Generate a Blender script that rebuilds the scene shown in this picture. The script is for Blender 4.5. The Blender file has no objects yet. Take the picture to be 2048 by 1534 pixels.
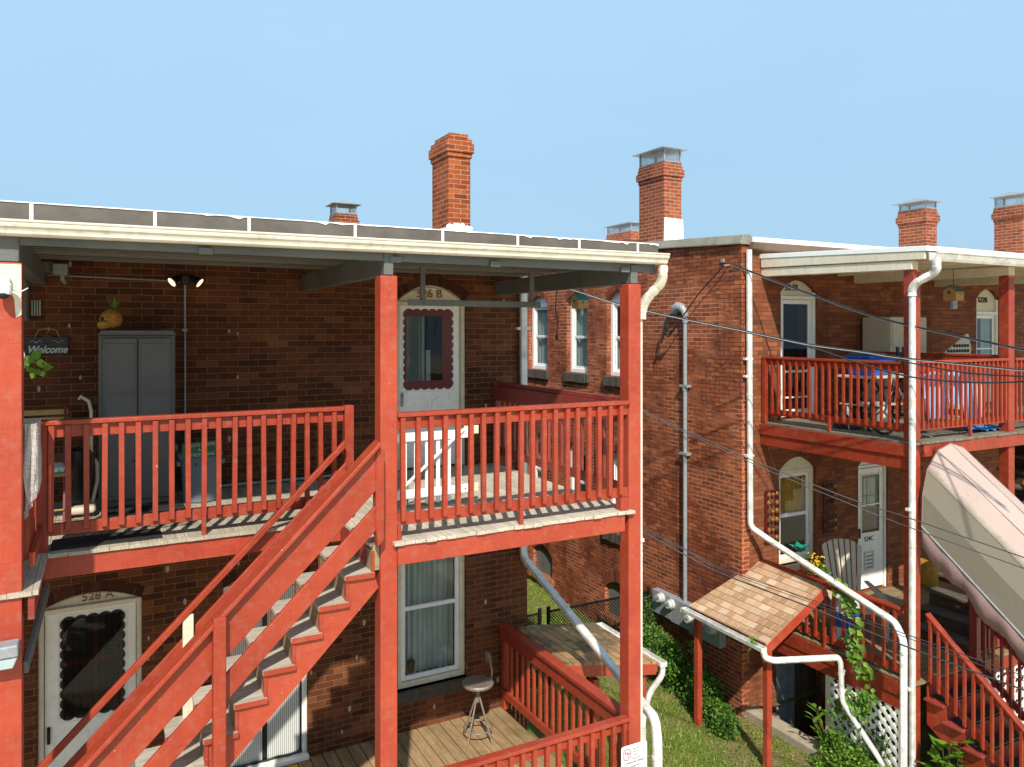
import bpy, bmesh, math, random
import numpy as np
from mathutils import Vector, Matrix
random.seed(7); np.random.seed(7)
sc = bpy.context.scene
COL = sc.collection
rad = math.radians

# ---------------------------------------------------------------- camera, sky, sun, exposure
# World axes: X runs along the facades to the right, Y away from the lens into the houses, Z up.
# The lens is the origin; the left upper porch floor is 1.72 m below it, the lawn about 6 m below.
YAW, FPX, CX, CY = rad(28.1), 1540.0, 1024.0, 660.0
cam_data = bpy.data.cameras.new("camera"); cam = bpy.data.objects.new("camera", cam_data); COL.objects.link(cam)
cam.location = (0, 0, 0); cam.rotation_euler = (rad(90), 0, -YAW)
cam_data.sensor_width = 36; cam_data.lens = 36 * FPX / 2048
cam_data.shift_y = -(767 - CY) / 2048
cam_data.clip_start = 0.05; cam_data.clip_end = 3000
sc.camera = cam
SUN = Vector((-0.42, -1.0, 0.99)).normalized()
el = math.asin(SUN.z); az = math.atan2(SUN.x, SUN.y)
w = bpy.data.worlds.new("World"); sc.world = w; w.use_nodes = True
nt = w.node_tree; bg = nt.nodes["Background"]
sky = nt.nodes.new("ShaderNodeTexSky"); sky.sky_type = 'NISHITA'; sky.sun_disc = False
sky.sun_elevation = el; sky.sun_rotation = az
sky.altitude = 0; sky.air_density = 1.0; sky.dust_density = 1.6; sky.ozone_density = 1.6
hz = nt.nodes.new("ShaderNodeMix"); hz.data_type = 'RGBA'; hz.inputs[0].default_value = 0.88      # humid summer haze evens out the sky
geo_ = nt.nodes.new("ShaderNodeTexCoord"); sep_ = nt.nodes.new("ShaderNodeSeparateXYZ"); nt.links.new(geo_.outputs["Generated"], sep_.inputs[0])
cr_ = nt.nodes.new("ShaderNodeValToRGB"); cr_.color_ramp.elements[0].position = 0.02; cr_.color_ramp.elements[1].position = 0.5
cr_.color_ramp.elements[0].color = (0.208, 0.340, 0.458, 1); cr_.color_ramp.elements[1].color = (0.275, 0.438, 0.572, 1)
nz_ = nt.nodes.new("ShaderNodeTexNoise"); nz_.inputs["Scale"].default_value = 2.2; nz_.inputs["Detail"].default_value = 5; mp_ = nt.nodes.new("ShaderNodeMapping"); mp_.inputs["Scale"].default_value = (1, 1, 3.5)
nt.links.new(geo_.outputs["Generated"], mp_.inputs[0]); nt.links.new(mp_.outputs[0], nz_.inputs[0])
ad_ = nt.nodes.new("ShaderNodeMath"); ad_.operation = 'MULTIPLY_ADD'; ad_.inputs[1].default_value = 0.22; nt.links.new(nz_.outputs[0], ad_.inputs[0]); nt.links.new(sep_.outputs[2], ad_.inputs[2])
sb_ = nt.nodes.new("ShaderNodeMath"); sb_.operation = 'SUBTRACT'; sb_.inputs[1].default_value = 0.09; nt.links.new(ad_.outputs[0], sb_.inputs[0]); nt.links.new(sb_.outputs[0], cr_.inputs[0])
sc_ = nt.nodes.new("ShaderNodeVectorMath"); sc_.operation = 'SCALE'; sc_.inputs[3].default_value = 10.0; nt.links.new(cr_.outputs[0], sc_.inputs[0]); nt.links.new(sc_.outputs[0], hz.inputs[7])
nt.links.new(sky.outputs[0], hz.inputs[6]); nt.links.new(hz.outputs[2], bg.inputs[0]); bg.inputs[1].default_value = 0.135
sun_d = bpy.data.lights.new("sun", 'SUN'); sun_d.energy = 4.0; sun_d.angle = rad(0.9); sun_d.color = (1.0, 0.93, 0.83)
sun = bpy.data.objects.new("sun", sun_d); COL.objects.link(sun)
sun.rotation_euler = SUN.to_track_quat('Z', 'Y').to_euler()
sc.view_settings.view_transform = 'Standard'; sc.view_settings.look = 'None'
sc.view_settings.exposure = 0.42; sc.view_settings.gamma = 1

_c, _s = math.cos(YAW), math.sin(YAW)
def P(px, py, X=None, Y=None, Z=None):
    """survey: the point of a known wall / floor plane seen in a given direction"""
    r = (px - CX) / FPX; d = -(py - CY) / FPX
    kx = r * _c + _s; ky = _c - r * _s
    F = X / kx if X is not None else Y / ky if Y is not None else Z / d
    return Vector((kx * F, ky * F, d * F))

# ---------------------------------------------------------------- materials
def lin(r, g, b):
    f = lambda v: (v / 255 / 12.92) if v / 255 <= 0.04045 else ((v / 255 + 0.055) / 1.055) ** 2.4
    return (f(r), f(g), f(b), 1)
class NT:
    def __init__(s, name):
        s.m = bpy.data.materials.new(name); s.m.use_nodes = True; s.t = s.m.node_tree; s.n = s.t.nodes; s.l = s.t.links
        s.b = s.n["Principled BSDF"]
    def new(s, typ, **k):
        n = s.n.new(typ)
        for a, v in k.items(): setattr(n, a, v)
        return n
    def link(s, a, b): s.l.new(a, b)
    def math(s, op, a, b=None, c=None, clamp=False):
        n = s.new("ShaderNodeMath", operation=op); n.use_clamp = clamp
        for i, v in enumerate((a, b, c)):
            if v is None: continue
            if isinstance(v, (int, float)): n.inputs[i].default_value = v
            else: s.link(v, n.inputs[i])
        return n.outputs[0]
    def mix(s, fac, a, b, blend='MIX'):
        n = s.new("ShaderNodeMix", data_type='RGBA', blend_type=blend)
        for i, v in ((0, fac), (6, a), (7, b)):
            if isinstance(v, (int, float)): n.inputs[i].default_value = v
            elif isinstance(v, tuple): n.inputs[i].default_value = v
            else: s.link(v, n.inputs[i])
        return n.outputs[2]
    def pos(s):
        return s.new("ShaderNodeNewGeometry").outputs["Position"]
    def noise(s, scale, detail=3, rough=0.5, vec=None, sx=(1, 1, 1), dist=0):
        n = s.new("ShaderNodeTexNoise"); n.inputs["Scale"].default_value = scale; n.inputs["Detail"].default_value = detail
        n.inputs["Roughness"].default_value = rough; n.inputs["Distortion"].default_value = dist
        mp = s.new("ShaderNodeMapping"); mp.inputs["Scale"].default_value = sx
        s.link(vec if vec is not None else s.pos(), mp.inputs[0]); s.link(mp.outputs[0], n.inputs[0])
        return n.outputs[0]
    def ramp(s, f, stops, interp='LINEAR'):
        n = s.new("ShaderNodeValToRGB"); n.color_ramp.interpolation = interp
        e = n.color_ramp.elements
        while len(e) > 2: e.remove(e[-1])
        for i, (p, c) in enumerate(stops):
            if i < 2: e[i].position = p; e[i].color = c
            else: x = e.new(p); x.color = c
        s.link(f, n.inputs[0]); return n.outputs[0]
    def step(s, f, lo, hi):
        n = s.new("ShaderNodeMapRange", clamp=True); n.inputs[1].default_value = lo; n.inputs[2].default_value = hi
        s.link(f, n.inputs[0]); return n.outputs[0]
    def bump(s, h, dist=0.003, strength=1.0):
        n = s.new("ShaderNodeBump"); n.inputs["Distance"].default_value = dist; n.inputs["Strength"].default_value = strength
        s.link(h, n.inputs["Height"]); s.link(n.outputs[0], s.b.inputs["Normal"])
    def out(s, col, rough=0.6, metal=0.0, spec=0.5):
        if isinstance(col, tuple): s.b.inputs["Base Color"].default_value = col
        else: s.link(col, s.b.inputs["Base Color"])
        if isinstance(rough, (int, float)): s.b.inputs["Roughness"].default_value = rough
        else: s.link(rough, s.b.inputs["Roughness"])
        s.b.inputs["Metallic"].default_value = metal; s.b.inputs["Specular IOR Level"].default_value = spec
        return s.m

def brick_mat(name, tones, mortar, dirt=0.5, splash=0.0, soot=0.0, mw=0.006, rowh=0.0695, bw=0.213, mortar2=None, seed=0.0):
    t = NT(name); g = t.new("ShaderNodeNewGeometry")
    sp = t.new("ShaderNodeSeparateXYZ"); t.link(g.outputs["Position"], sp.inputs[0])
    sn = t.new("ShaderNodeSeparateXYZ"); t.link(g.outputs["True Normal"], sn.inputs[0])
    isx = t.math('GREATER_THAN', t.math('ABSOLUTE', sn.outputs[0]), 0.6)
    u = t.math('ADD', t.math('MULTIPLY', sp.outputs[1], isx), t.math('MULTIPLY', sp.outputs[0], t.math('SUBTRACT', 1.0, isx)))
    # a little unevenness so courses are not ruled
    wob = t.math('MULTIPLY', t.math('SUBTRACT', t.noise(2.2, 2), 0.5), 0.018)
    wob2 = t.math('MULTIPLY', t.math('SUBTRACT', t.noise(30, 2), 0.5), 0.006)
    cv = t.new("ShaderNodeCombineXYZ")
    t.link(t.math('ADD', t.math('ADD', u, seed), wob2), cv.inputs[0]); t.link(t.math('ADD', t.math('ADD', sp.outputs[2], 20.0), t.math('ADD', wob, wob2)), cv.inputs[1])
    def bt(vec, c1, c2, freq=2):
        b = t.new("ShaderNodeTexBrick"); b.inputs["Scale"].default_value = 1; b.inputs["Brick Width"].default_value = bw
        b.inputs["Row Height"].default_value = rowh; b.inputs["Mortar Size"].default_value = mw; b.inputs["Mortar Smooth"].default_value = 0.25
        b.inputs["Color1"].default_value = c1; b.inputs["Color2"].default_value = c2; b.inputs["Bias"].default_value = 0
        b.inputs["Mortar"].default_value = (0, 0, 0, 1); b.offset = 0.5; b.squash = 1; t.link(vec, b.inputs[0]); return b
    b = bt(cv.outputs[0], (0, 0, 0, 1), (1, 1, 1, 1))
    n = len(tones)
    col = t.ramp(b.outputs["Color"], [(i / (n - 1) if n > 1 else 0, c) for i, c in enumerate(tones)])
    col = t.mix(t.step(t.noise(0.9, 4, 0.6), 0.42, 0.7), col, t.mix(1.0, col, (0.62, 0.56, 0.55, 1), 'MULTIPLY'))   # broad dirty patches
    col = t.mix(t.math('MULTIPLY', t.step(t.noise(1.0, 4, 0.65, sx=(3.2, 3.2, .35)), 0.52, 0.68), 0.6), col, t.mix(1.0, col, (0.52, 0.46, 0.44, 1), 'MULTIPLY'))
    fine = t.noise(60, 3, 0.7)
    col = t.mix(t.math('MULTIPLY', fine, dirt), col, t.mix(1.0, col, (0.45, 0.40, 0.38, 1), 'MULTIPLY'))
    if soot: # individual blackened bricks
        bk = t.step(t.noise(5.5, 4, 0.7, sx=(1, 1, 2.4)), 0.52, 0.66)
        col = t.mix(t.math('MULTIPLY', bk, soot), col, (0.045, 0.03, 0.026, 1))
    mcol = mortar
    if mortar2 is not None:
        mcol = t.mix(t.step(t.noise(0.55, 3, 0.6), 0.47, 0.53), mortar, mortar2)
    col = t.mix(b.outputs["Fac"], col, mcol)
    if splash:
        v = t.new("ShaderNodeTexVoronoi"); v.inputs["Scale"].default_value = 7
        mp = t.new("ShaderNodeMapping"); mp.inputs["Scale"].default_value = (1.6, 1.6, 0.75); t.link(g.outputs["Position"], mp.inputs[0]); t.link(mp.outputs[0], v.inputs[0])
        r = t.math('MULTIPLY', t.noise(3.3, 2, 0.7), 0.34)
        m1 = t.math('LESS_THAN', v.outputs["Distance"], r)
        sel = t.new("ShaderNodeSeparateColor"); t.link(v.outputs["Color"], sel.inputs[0])
        m1 = t.math('MULTIPLY', m1, t.math('GREATER_THAN', sel.outputs[0], 0.86))
        v2 = t.new("ShaderNodeTexVoronoi"); v2.inputs["Scale"].default_value = 30; t.link(mp.outputs[0], v2.inputs[0])
        sel2 = t.new("ShaderNodeSeparateColor"); t.link(v2.outputs["Color"], sel2.inputs[0])
        m2 = t.math('MULTIPLY', t.math('LESS_THAN', v2.outputs["Distance"], 0.20), t.math('GREATER_THAN', sel2.outputs[1], 0.93))
        col = t.mix(t.math('MULTIPLY', t.math('MAXIMUM', m1, m2), splash), col, (0.5, 0.44, 0.36, 1))
    h = t.math('SUBTRACT', t.math('MULTIPLY', fine, 0.35), b.outputs["Fac"])
    t.bump(h, 0.006, 0.9)
    return t.out(col, 0.85, spec=0.25)

def paint_mat(name, base, alt, chip=None, chipamt=0.72, rough=0.42, grain=True, dirt=(0.35, 0.2, 0.15, 1), dirtamt=0.25):
    t = NT(name)
    big = t.noise(1.7, 4, 0.6); mid = t.noise(14, 4, 0.65)
    col = t.mix(t.step(big, 0.38, 0.66), base, alt)
    if grain:
        st = t.math('ADD', t.math('MULTIPLY', t.noise(5, 4, 0.7, sx=(9, 9, .7)), .5), t.math('MULTIPLY', t.noise(5, 4, 0.7, sx=(.7, 9, 9)), .5))
        col = t.mix(t.math('MULTIPLY', t.step(st, 0.50, 0.66), 0.45), col, t.mix(1.0, col, (0.62, 0.55, 0.55, 1), 'MULTIPLY'))
    col = t.mix(t.math('MULTIPLY', t.step(mid, 0.5, 0.75), dirtamt), col, dirt)
    if chip is not None:
        c = t.step(t.noise(38, 4, 0.75), chipamt, chipamt + 0.02)
        c2 = t.step(t.noise(9, 5, 0.8), chipamt - 0.0, chipamt + 0.015)
        col = t.mix(t.math('MAXIMUM', c, c2), col, chip)
    g = t.noise(9, 4, 0.6, sx=(7, 7, 1)) if grain else mid
    g2 = t.noise(9, 4, 0.6, sx=(1, 7, 7)) if grain else mid
    t.bump(t.math('ADD', t.math('ADD', g, g2), t.math('MULTIPLY', t.noise(90, 2), 0.3)), 0.0022, 0.8)
    return t.out(col, t.math('ADD', t.math('MULTIPLY', mid, 0.25), rough - 0.1), spec=0.45)

def wood_mat(name, c1, c2, c3, axis=1, width=0.14, off=0.0, rough=0.8):
    """weathered boards; per-board tone from the cross-board coordinate, grain along the board"""
    t = NT(name); g = t.new("ShaderNodeNewGeometry"); sp = t.new("ShaderNodeSeparateXYZ"); t.link(g.outputs["Position"], sp.inputs[0])
    cross = sp.outputs[0] if axis == 1 else sp.outputs[1]
    bd = t.math('FLOOR', t.math('DIVIDE', t.math('ADD', cross, off), width))
    wn = t.new("ShaderNodeTexWhiteNoise", noise_dimensions='1D'); t.link(bd, wn.inputs["W"])
    sx = (26, 1.6, 26) if axis == 1 else (1.6, 26, 26)
    gr = t.noise(2.2, 5, 0.7, sx=sx, dist=0.6)
    col = t.mix(wn.outputs[0], c1, c2)
    col = t.mix(t.step(gr, 0.35, 0.7), t.mix(1.0, col, (0.55, 0.52, 0.48, 1), 'MULTIPLY'), col)
    col = t.mix(t.step(t.noise(3.0, 5, 0.7), 0.5, 0.72), col, c3)
    t.bump(gr, 0.003, 0.8)
    return t.out(col, rough, spec=0.3)

def plain(name, col, rough=0.5, metal=0.0, var=0.12, scale=12, bump=0.0, spec=0.5, dark=None):
    t = NT(name)
    d = dark if dark is not None else tuple([c * (1 - var * 2) for c in col[:3]] + [1])
    c = t.mix(t.step(t.noise(scale, 4, 0.65), 0.35, 0.75), col, d)
    if bump: t.bump(t.noise(scale * 6, 3), bump)
    return t.out(c, rough, metal, spec)

def leaf_mat(name, a, b, c=None):
    t = NT(name); g = t.new("ShaderNodeNewGeometry")
    stops = [(0, a), (0.6, b)] + ([(1.0, c)] if c else [])
    col = t.ramp(g.outputs["Random Per Island"], stops)
    t.out(col, 0.5, spec=0.4)
    tr = t.new("ShaderNodeBsdfTranslucent"); t.link(t.mix(1.0, col, (1.0, 1.1, 0.4, 1), 'MULTIPLY'), tr.inputs[0])
    mx = t.new("ShaderNodeMixShader"); mx.inputs[0].default_value = 0.3
    o = t.n["Material Output"]; t.link(t.b.outputs[0], mx.inputs[1]); t.link(tr.outputs[0], mx.inputs[2]); t.link(mx.outputs[0], o.inputs[0])
    return t.m

def glass_mat(name, tint=(0.86, 0.9, 0.89, 1), refl=0.1):
    t = NT(name); gl = t.new("ShaderNodeBsdfGlossy"); gl.inputs["Roughness"].default_value = 0.03
    tp = t.new("ShaderNodeBsdfTransparent"); tp.inputs[0].default_value = tint
    fr = t.new("ShaderNodeLayerWeight"); fr.inputs[0].default_value = 0.5
    f = t.math('ADD', t.math('MULTIPLY', t.math('POWER', fr.outputs[1], 4.0), 0.8), 0.02 + refl * 0.1, clamp=True)
    mx = t.new("ShaderNodeMixShader"); t.link(f, mx.inputs[0]); t.link(tp.outputs[0], mx.inputs[1]); t.link(gl.outputs[0], mx.inputs[2])
    t.link(mx.outputs[0], t.n["Material Output"].inputs[0]); return t.m

def shingle_mat(name, tones, wide=0.16, row=0.125, dirt=(0.1, 0.085, 0.07, 1), damt=0.0):
    t = NT(name); g = t.new("ShaderNodeNewGeometry"); sp = t.new("ShaderNodeSeparateXYZ"); t.link(g.outputs["Position"], sp.inputs[0])
    cv = t.new("ShaderNodeCombineXYZ"); t.link(t.math('ADD', sp.outputs[1], t.math('MULTIPLY', t.noise(3, 2), 0.03)), cv.inputs[0]); t.link(t.math('ADD', sp.outputs[0], t.math('MULTIPLY', t.noise(4, 2), 0.012)), cv.inputs[1])
    b = t.new("ShaderNodeTexBrick"); b.inputs["Scale"].default_value = 1; b.inputs["Brick Width"].default_value = wide; b.inputs["Row Height"].default_value = row
    b.inputs["Mortar Size"].default_value = 0.004; b.inputs["Color1"].default_value = (0, 0, 0, 1); b.inputs["Color2"].default_value = (1, 1, 1, 1); b.inputs["Mortar"].default_value = (0.5, 0.5, 0.5, 1)
    t.link(cv.outputs[0], b.inputs[0])
    col = t.ramp(b.outputs["Color"], [(i / (len(tones) - 1), c) for i, c in enumerate(tones)])
    rowf = t.math('FRACT', t.math('DIVIDE', sp.outputs[0], row))
    rf2 = t.math('FRACT', t.math('DIVIDE', t.math('ADD', sp.outputs[0], t.math('MULTIPLY', t.noise(4, 2), 0.012)), row))
    line = t.math('LESS_THAN', rf2, 0.07)
    col = t.mix(line, col, (0.03, 0.022, 0.016, 1))
    col = t.mix(t.math('MULTIPLY', t.noise(120, 2), 0.5), col, t.mix(1.0, col, (0.5, 0.5, 0.5, 1), 'MULTIPLY'))
    if damt: col = t.mix(t.math('MULTIPLY', t.step(t.noise(2.3, 4, 0.7), 0.45, 0.6), damt), col, dirt)
    t.bump(t.math('ADD', t.math('MULTIPLY', rf2, -1.0), t.math('MULTIPLY', t.noise(150, 2), 0.4)), 0.004, 0.8)
    return t.out(col, 0.95, spec=0.15)

M = {}
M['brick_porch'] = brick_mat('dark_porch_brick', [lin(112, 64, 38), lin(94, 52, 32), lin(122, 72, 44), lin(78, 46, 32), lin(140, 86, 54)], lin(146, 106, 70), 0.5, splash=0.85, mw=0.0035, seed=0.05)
M['brick_side'] = brick_mat('weathered_side_brick', [lin(190, 106, 68), lin(164, 90, 58), lin(206, 122, 80), lin(144, 78, 54), lin(182, 102, 66)], lin(70, 38, 28), 0.6, soot=0.75, mw=0.0055, mortar2=lin(214, 150, 116))
M['brick_chimney'] = brick_mat('orange_chimney_brick', [lin(178, 90, 44), lin(156, 74, 38), lin(192, 104, 56), lin(136, 64, 38)], lin(186, 142, 112), 0.6, mw=0.005)
M['brick_chimney2'] = brick_mat('red_chimney_brick', [lin(168, 86, 54), lin(144, 70, 44), lin(182, 98, 62)], lin(176, 148, 126), 0.6, mw=0.0055, seed=0.4)
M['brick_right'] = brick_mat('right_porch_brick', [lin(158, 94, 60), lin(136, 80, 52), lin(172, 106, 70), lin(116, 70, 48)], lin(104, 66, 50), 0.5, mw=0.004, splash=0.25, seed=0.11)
M['arch_brick'] = leaf = None
t = NT('arch_brick'); g = t.new("ShaderNodeNewGeometry")
col = t.ramp(g.outputs["Random Per Island"], [(0, lin(120, 60, 42)), (0.5, lin(160, 86, 58)), (1, lin(96, 50, 38))])
t.bump(t.noise(60, 3), 0.003); M['arch_brick'] = t.out(t.mix(t.math('MULTIPLY', t.noise(50, 3), 0.5), col, lin(60, 34, 26)), 0.85, spec=0.2)
t = NT('arch_brick_dark'); g = t.new("ShaderNodeNewGeometry")
col = t.ramp(g.outputs["Random Per Island"], [(0, lin(84, 46, 36)), (0.5, lin(66, 36, 28)), (1, lin(96, 56, 42))])
M['arch_dark'] = t.out(t.mix(t.math('MULTIPLY', t.noise(50, 3), 0.5), col, lin(50, 30, 24)), 0.85, spec=0.2)
RED, RED2 = (0.45, 0.066, 0.029, 1), (0.36, 0.045, 0.021, 1)
M['red'] = paint_mat('red_porch_paint', RED, RED2, lin(226, 186, 166), 0.70)
M['red_rail'] = paint_mat('red_rail_paint', (0.39, 0.052, 0.021, 1), (0.30, 0.037, 0.016, 1), lin(232, 196, 180), 0.705)
M['red_right'] = paint_mat('red_brown_porch_paint', (0.35, 0.044, 0.014, 1), (0.27, 0.031, 0.011, 1), lin(230, 180, 160), 0.75)
M['red_dark'] = paint_mat('dark_red_paint', (0.30, 0.045, 0.03, 1), (0.22, 0.032, 0.022, 1), lin(200, 160, 150), 0.77)
M['grey_paint'] = paint_mat('grey_beam_paint', lin(108, 110, 108), lin(92, 94, 92), lin(180, 178, 170), 0.75, dirt=lin(90, 90, 84))
M['ceiling'] = paint_mat('grey_ceiling_paint', lin(78, 74, 68), lin(66, 63, 58), None, dirt=lin(80, 78, 74))
M['cream'] = paint_mat('cream_paint', lin(232, 222, 198), lin(216, 206, 180), lin(140, 110, 80), 0.76, dirt=lin(150, 130, 100), rough=0.6)
M['white'] = paint_mat('white_paint', lin(247, 246, 238), lin(238, 237, 228), None, grain=False, dirt=lin(170, 165, 155), dirtamt=0.2)
M['white_vinyl'] = plain('white_vinyl', lin(236, 238, 238), 0.35, var=0.05, scale=5)
M['pipe_white'] = plain('white_downspout_metal', lin(228, 228, 224), 0.4, var=0.08, scale=7, dark=lin(176, 170, 156))
M['bounce_paving'] = plain('pale_bounce_paving', lin(206, 188, 154), 0.9, var=0.1, scale=3, bump=0.003)
M['gutter'] = paint_mat('stained_white_gutter', lin(230, 225, 210), lin(214, 208, 190), None, grain=False, dirt=lin(120, 108, 78), dirtamt=0.35, rough=0.4)
M['fascia'] = plain('dark_brown_fascia', lin(106, 98, 90), 0.55, var=0.12, scale=6, dark=lin(84, 76, 68))
M['tar_white'] = plain('white_roof_coating', lin(245, 245, 240), 0.7, var=0.04)
M['deck_upper'] = wood_mat('weathered_grey_deck_boards', lin(228, 218, 200), lin(212, 202, 184), lin(172, 162, 144), 1, 0.092)
M['deck_left'] = wood_mat('grey_painted_floor', lin(206, 196, 176), lin(196, 186, 166), lin(160, 152, 134), 1, 0.14)
M['deck_lower'] = wood_mat('pressure_treated_deck_boards', lin(190, 160, 118), lin(168, 142, 106), lin(130, 110, 76), 1, 0.146)
M['deck_right'] = wood_mat('grey_board_floor', lin(150, 140, 124), lin(130, 122, 108), lin(108, 100, 88), 1, 0.1)
M['deck_right_low'] = wood_mat('tan_board_floor', lin(168, 146, 108), lin(146, 128, 96), lin(112, 98, 72), 2, 0.12)
M['tread'] = wood_mat('weathered_tread_wood', lin(214, 206, 190), lin(198, 190, 174), lin(158, 150, 138), 2, 0.3)
M['riser'] = wood_mat('weathered_riser_wood', lin(176, 158, 124), lin(160, 146, 118), lin(120, 106, 84), 2, 0.3)
M['raw_wood'] = wood_mat('raw_pine', lin(206, 168, 112), lin(190, 150, 98), lin(160, 122, 76), 2, 0.3)
M['stone'] = plain('rough_brownstone', lin(92, 82, 74), 0.95, var=0.25, scale=14, bump=0.02)
M['stone_tan'] = plain('rough_tan_sandstone', lin(170, 110, 66), 0.95, var=0.3, scale=14, bump=0.02)
M['concrete'] = plain('concrete', lin(178, 164, 140), 0.95, var=0.15, scale=8, bump=0.006)
M['slate_board'] = wood_mat('grey_plywood', lin(140, 140, 132), lin(124, 124, 118), lin(100, 98, 92), 2, 0.4)
M['metal_grey'] = plain('galvanised_metal', lin(158, 162, 164), 0.5, 0.15, var=0.15, scale=20)
M['coping'] = plain('weathered_zinc_coping', lin(150, 142, 122), 0.5, 0.1, var=0.15, scale=5, dark=lin(120, 112, 96))
M['cabinet'] = plain('charcoal_plastic', lin(104, 101, 98), 0.5, var=0.12, scale=4, bump=0.001)
M['black'] = plain('black_plastic', lin(26, 26, 28), 0.4, var=0.1)
M['black_metal'] = plain('black_coated_metal', lin(30, 30, 32), 0.35, 0.3, var=0.1)
M['wire'] = plain('black_cable', lin(44, 44, 48), 0.4, var=0.1)
M['wire_light'] = plain('bare_aluminium_cable', lin(200, 198, 200), 0.35, 0.3, var=0.1)
M['can'] = plain('blue_grey_plastic_bin', lin(112, 124, 134), 0.5, var=0.08, scale=5)
M['maroon'] = plain('maroon_paint', lin(104, 30, 28), 0.4, var=0.1)
M['gold'] = plain('brass_numeral', lin(150, 112, 50), 0.4, 0.6, var=0.15, scale=30)
M['brown_ink'] = plain('dark_brown_numeral', lin(70, 46, 34), 0.6, var=0.05)
M['curtain'] = plain('white_curtain_fabric', lin(206, 212, 208), 0.9, var=0.08, scale=5)
M['curtain_dark'] = plain('dark_curtain_fabric', lin(34, 30, 34), 0.9, var=0.2, scale=30)
M['orange_cloth'] = plain('amber_curtain_fabric', lin(214, 160, 62), 0.9, var=0.2, scale=4)
M['glass'] = glass_mat('window_glass')
M['glass_dark'] = glass_mat('dark_storm_glass', (0.7, 0.72, 0.72, 1), 0.0)
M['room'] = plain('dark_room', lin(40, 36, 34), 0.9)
M['room_light'] = plain('pale_room_wall', lin(170, 186, 186), 0.9, var=0.1, scale=2)
M['knit'] = plain('grey_crochet_yarn', lin(206, 196, 188), 0.95, var=0.25, scale=60, bump=0.004)
M['leaf'] = leaf_mat('bright_leaf', lin(74, 112, 34), lin(108, 148, 44), lin(142, 172, 60))
M['leaf_dark'] = leaf_mat('shrub_leaf', lin(56, 92, 34), lin(86, 128, 44), lin(120, 158, 60))
M['leaf_grass'] = leaf_mat('grass_blade', lin(96, 124, 44), lin(138, 160, 58), lin(176, 176, 92))
M['stem'] = plain('plant_stem', lin(90, 84, 48), 0.8)
M['teal'] = plain('teal_enamel', lin(20, 130, 110), 0.3, var=0.1)
M['blue_plastic'] = plain('blue_plastic', lin(16, 92, 190), 0.35, var=0.06)
M['blue_cloth'] = plain('light_blue_cloth', lin(150, 180, 226), 0.9, var=0.12, scale=9)
M['blue_cloth2'] = plain('cornflower_cloth', lin(150, 192, 238), 0.9, var=0.12, scale=9)
M['pink_cloth'] = plain('pale_pink_cloth', lin(226, 196, 186), 0.9, var=0.1)
M['beige_plastic'] = plain('beige_plastic', lin(206, 196, 170), 0.5, var=0.06)
M['taupe'] = plain('taupe_resin', lin(206, 192, 172), 0.55, var=0.06)
M['yellow'] = plain('yellow_petals', lin(240, 190, 20), 0.6)
M['shingle'] = shingle_mat('tan_shingles', [lin(206, 168, 132), lin(186, 144, 106), lin(222, 192, 160), lin(168, 130, 98), lin(200, 160, 122)], .14, .108)
M['shingle_old'] = shingle_mat('worn_shingles', [lin(196, 158, 112), lin(176, 138, 96), lin(184, 150, 110)], 0.3, 0.14, lin(92, 82, 66), 0.85)
t = NT('rain_stained_canvas'); sp = t.new("ShaderNodeSeparateXYZ"); t.link(t.pos(), sp.inputs[0])
c = t.mix(t.noise(1.5, 4, 0.6), lin(190, 168, 158), lin(174, 153, 142))
edge = t.math('ADD', t.math('MULTIPLY', sp.outputs[0], -6.0), 57.6)
st = t.math('MULTIPLY', t.step(t.math('ADD', edge, t.noise(2.4, 5, 0.7)), 1.25, 1.6), 0.85)
c = t.mix(st, c, lin(122, 118, 100)); c = t.mix(t.step(t.noise(22, 4, 0.8), 0.68, 0.72), c, lin(96, 104, 70))
t.bump(t.noise(8, 3), 0.01, 0.5); M['canvas'] = t.out(c, 0.9, spec=0.2)
M['canvas_edge'] = plain('mauve_canvas', lin(146, 118, 112), 0.9, var=0.12, scale=6, bump=0.003)
M['rubber'] = plain('black_rubber', lin(40, 38, 36), 0.8, var=0.2)
t = NT('white_window_with_blind'); sp = t.new("ShaderNodeSeparateXYZ"); t.link(t.pos(), sp.inputs[0])
f = t.math('FRACT', t.math('MULTIPLY', sp.outputs[2], 40)); M['blind'] = t.out(t.mix(t.math('GREATER_THAN', f, 0.3), lin(28, 28, 30), lin(54, 54, 56)), 0.7)
M['lamp'] = NT('lit_lamp').m; lt = M['lamp'].node_tree.nodes["Principled BSDF"]; lt.inputs["Emission Color"].default_value = (1, 0.75, 0.45, 1); lt.inputs["Emission Strength"].default_value = 1.6
t = NT('lawn_soil')
c = t.mix(t.step(t.noise(1.1, 5, 0.65), 0.42, 0.62), lin(104, 124, 52), lin(150, 128, 92)); c = t.mix(t.math('MULTIPLY', t.noise(40, 4), 0.6), c, lin(70, 72, 36))
t.bump(t.noise(25, 4), 0.03); M['soil'] = t.out(c, 0.95, spec=0.1)
t = NT('mat_pattern'); v = t.new("ShaderNodeTexVoronoi"); v.inputs["Scale"].default_value = 14; t.link(t.pos(), v.inputs[0])
M['spot_mat'] = t.out(t.mix(t.step(v.outputs["Distance"], 0.3, 0.34), lin(40, 24, 12), lin(210, 160, 40)), 0.9)
t = NT('floral_cushion'); v = t.new("ShaderNodeTexVoronoi"); v.inputs["Scale"].default_value = 18; t.link(t.pos(), v.inputs[0])
M['floral'] = t.out(t.mix(t.step(v.outputs["Distance"], 0.2, 0.6), t.mix(0.25, v.outputs["Color"], lin(220, 220, 120)), lin(232, 230, 220)), 0.9)
t = NT('woven_straw'); wv = t.new("ShaderNodeTexVoronoi"); wv.inputs["Scale"].default_value = 70; t.link(t.pos(), wv.inputs[0])
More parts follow.
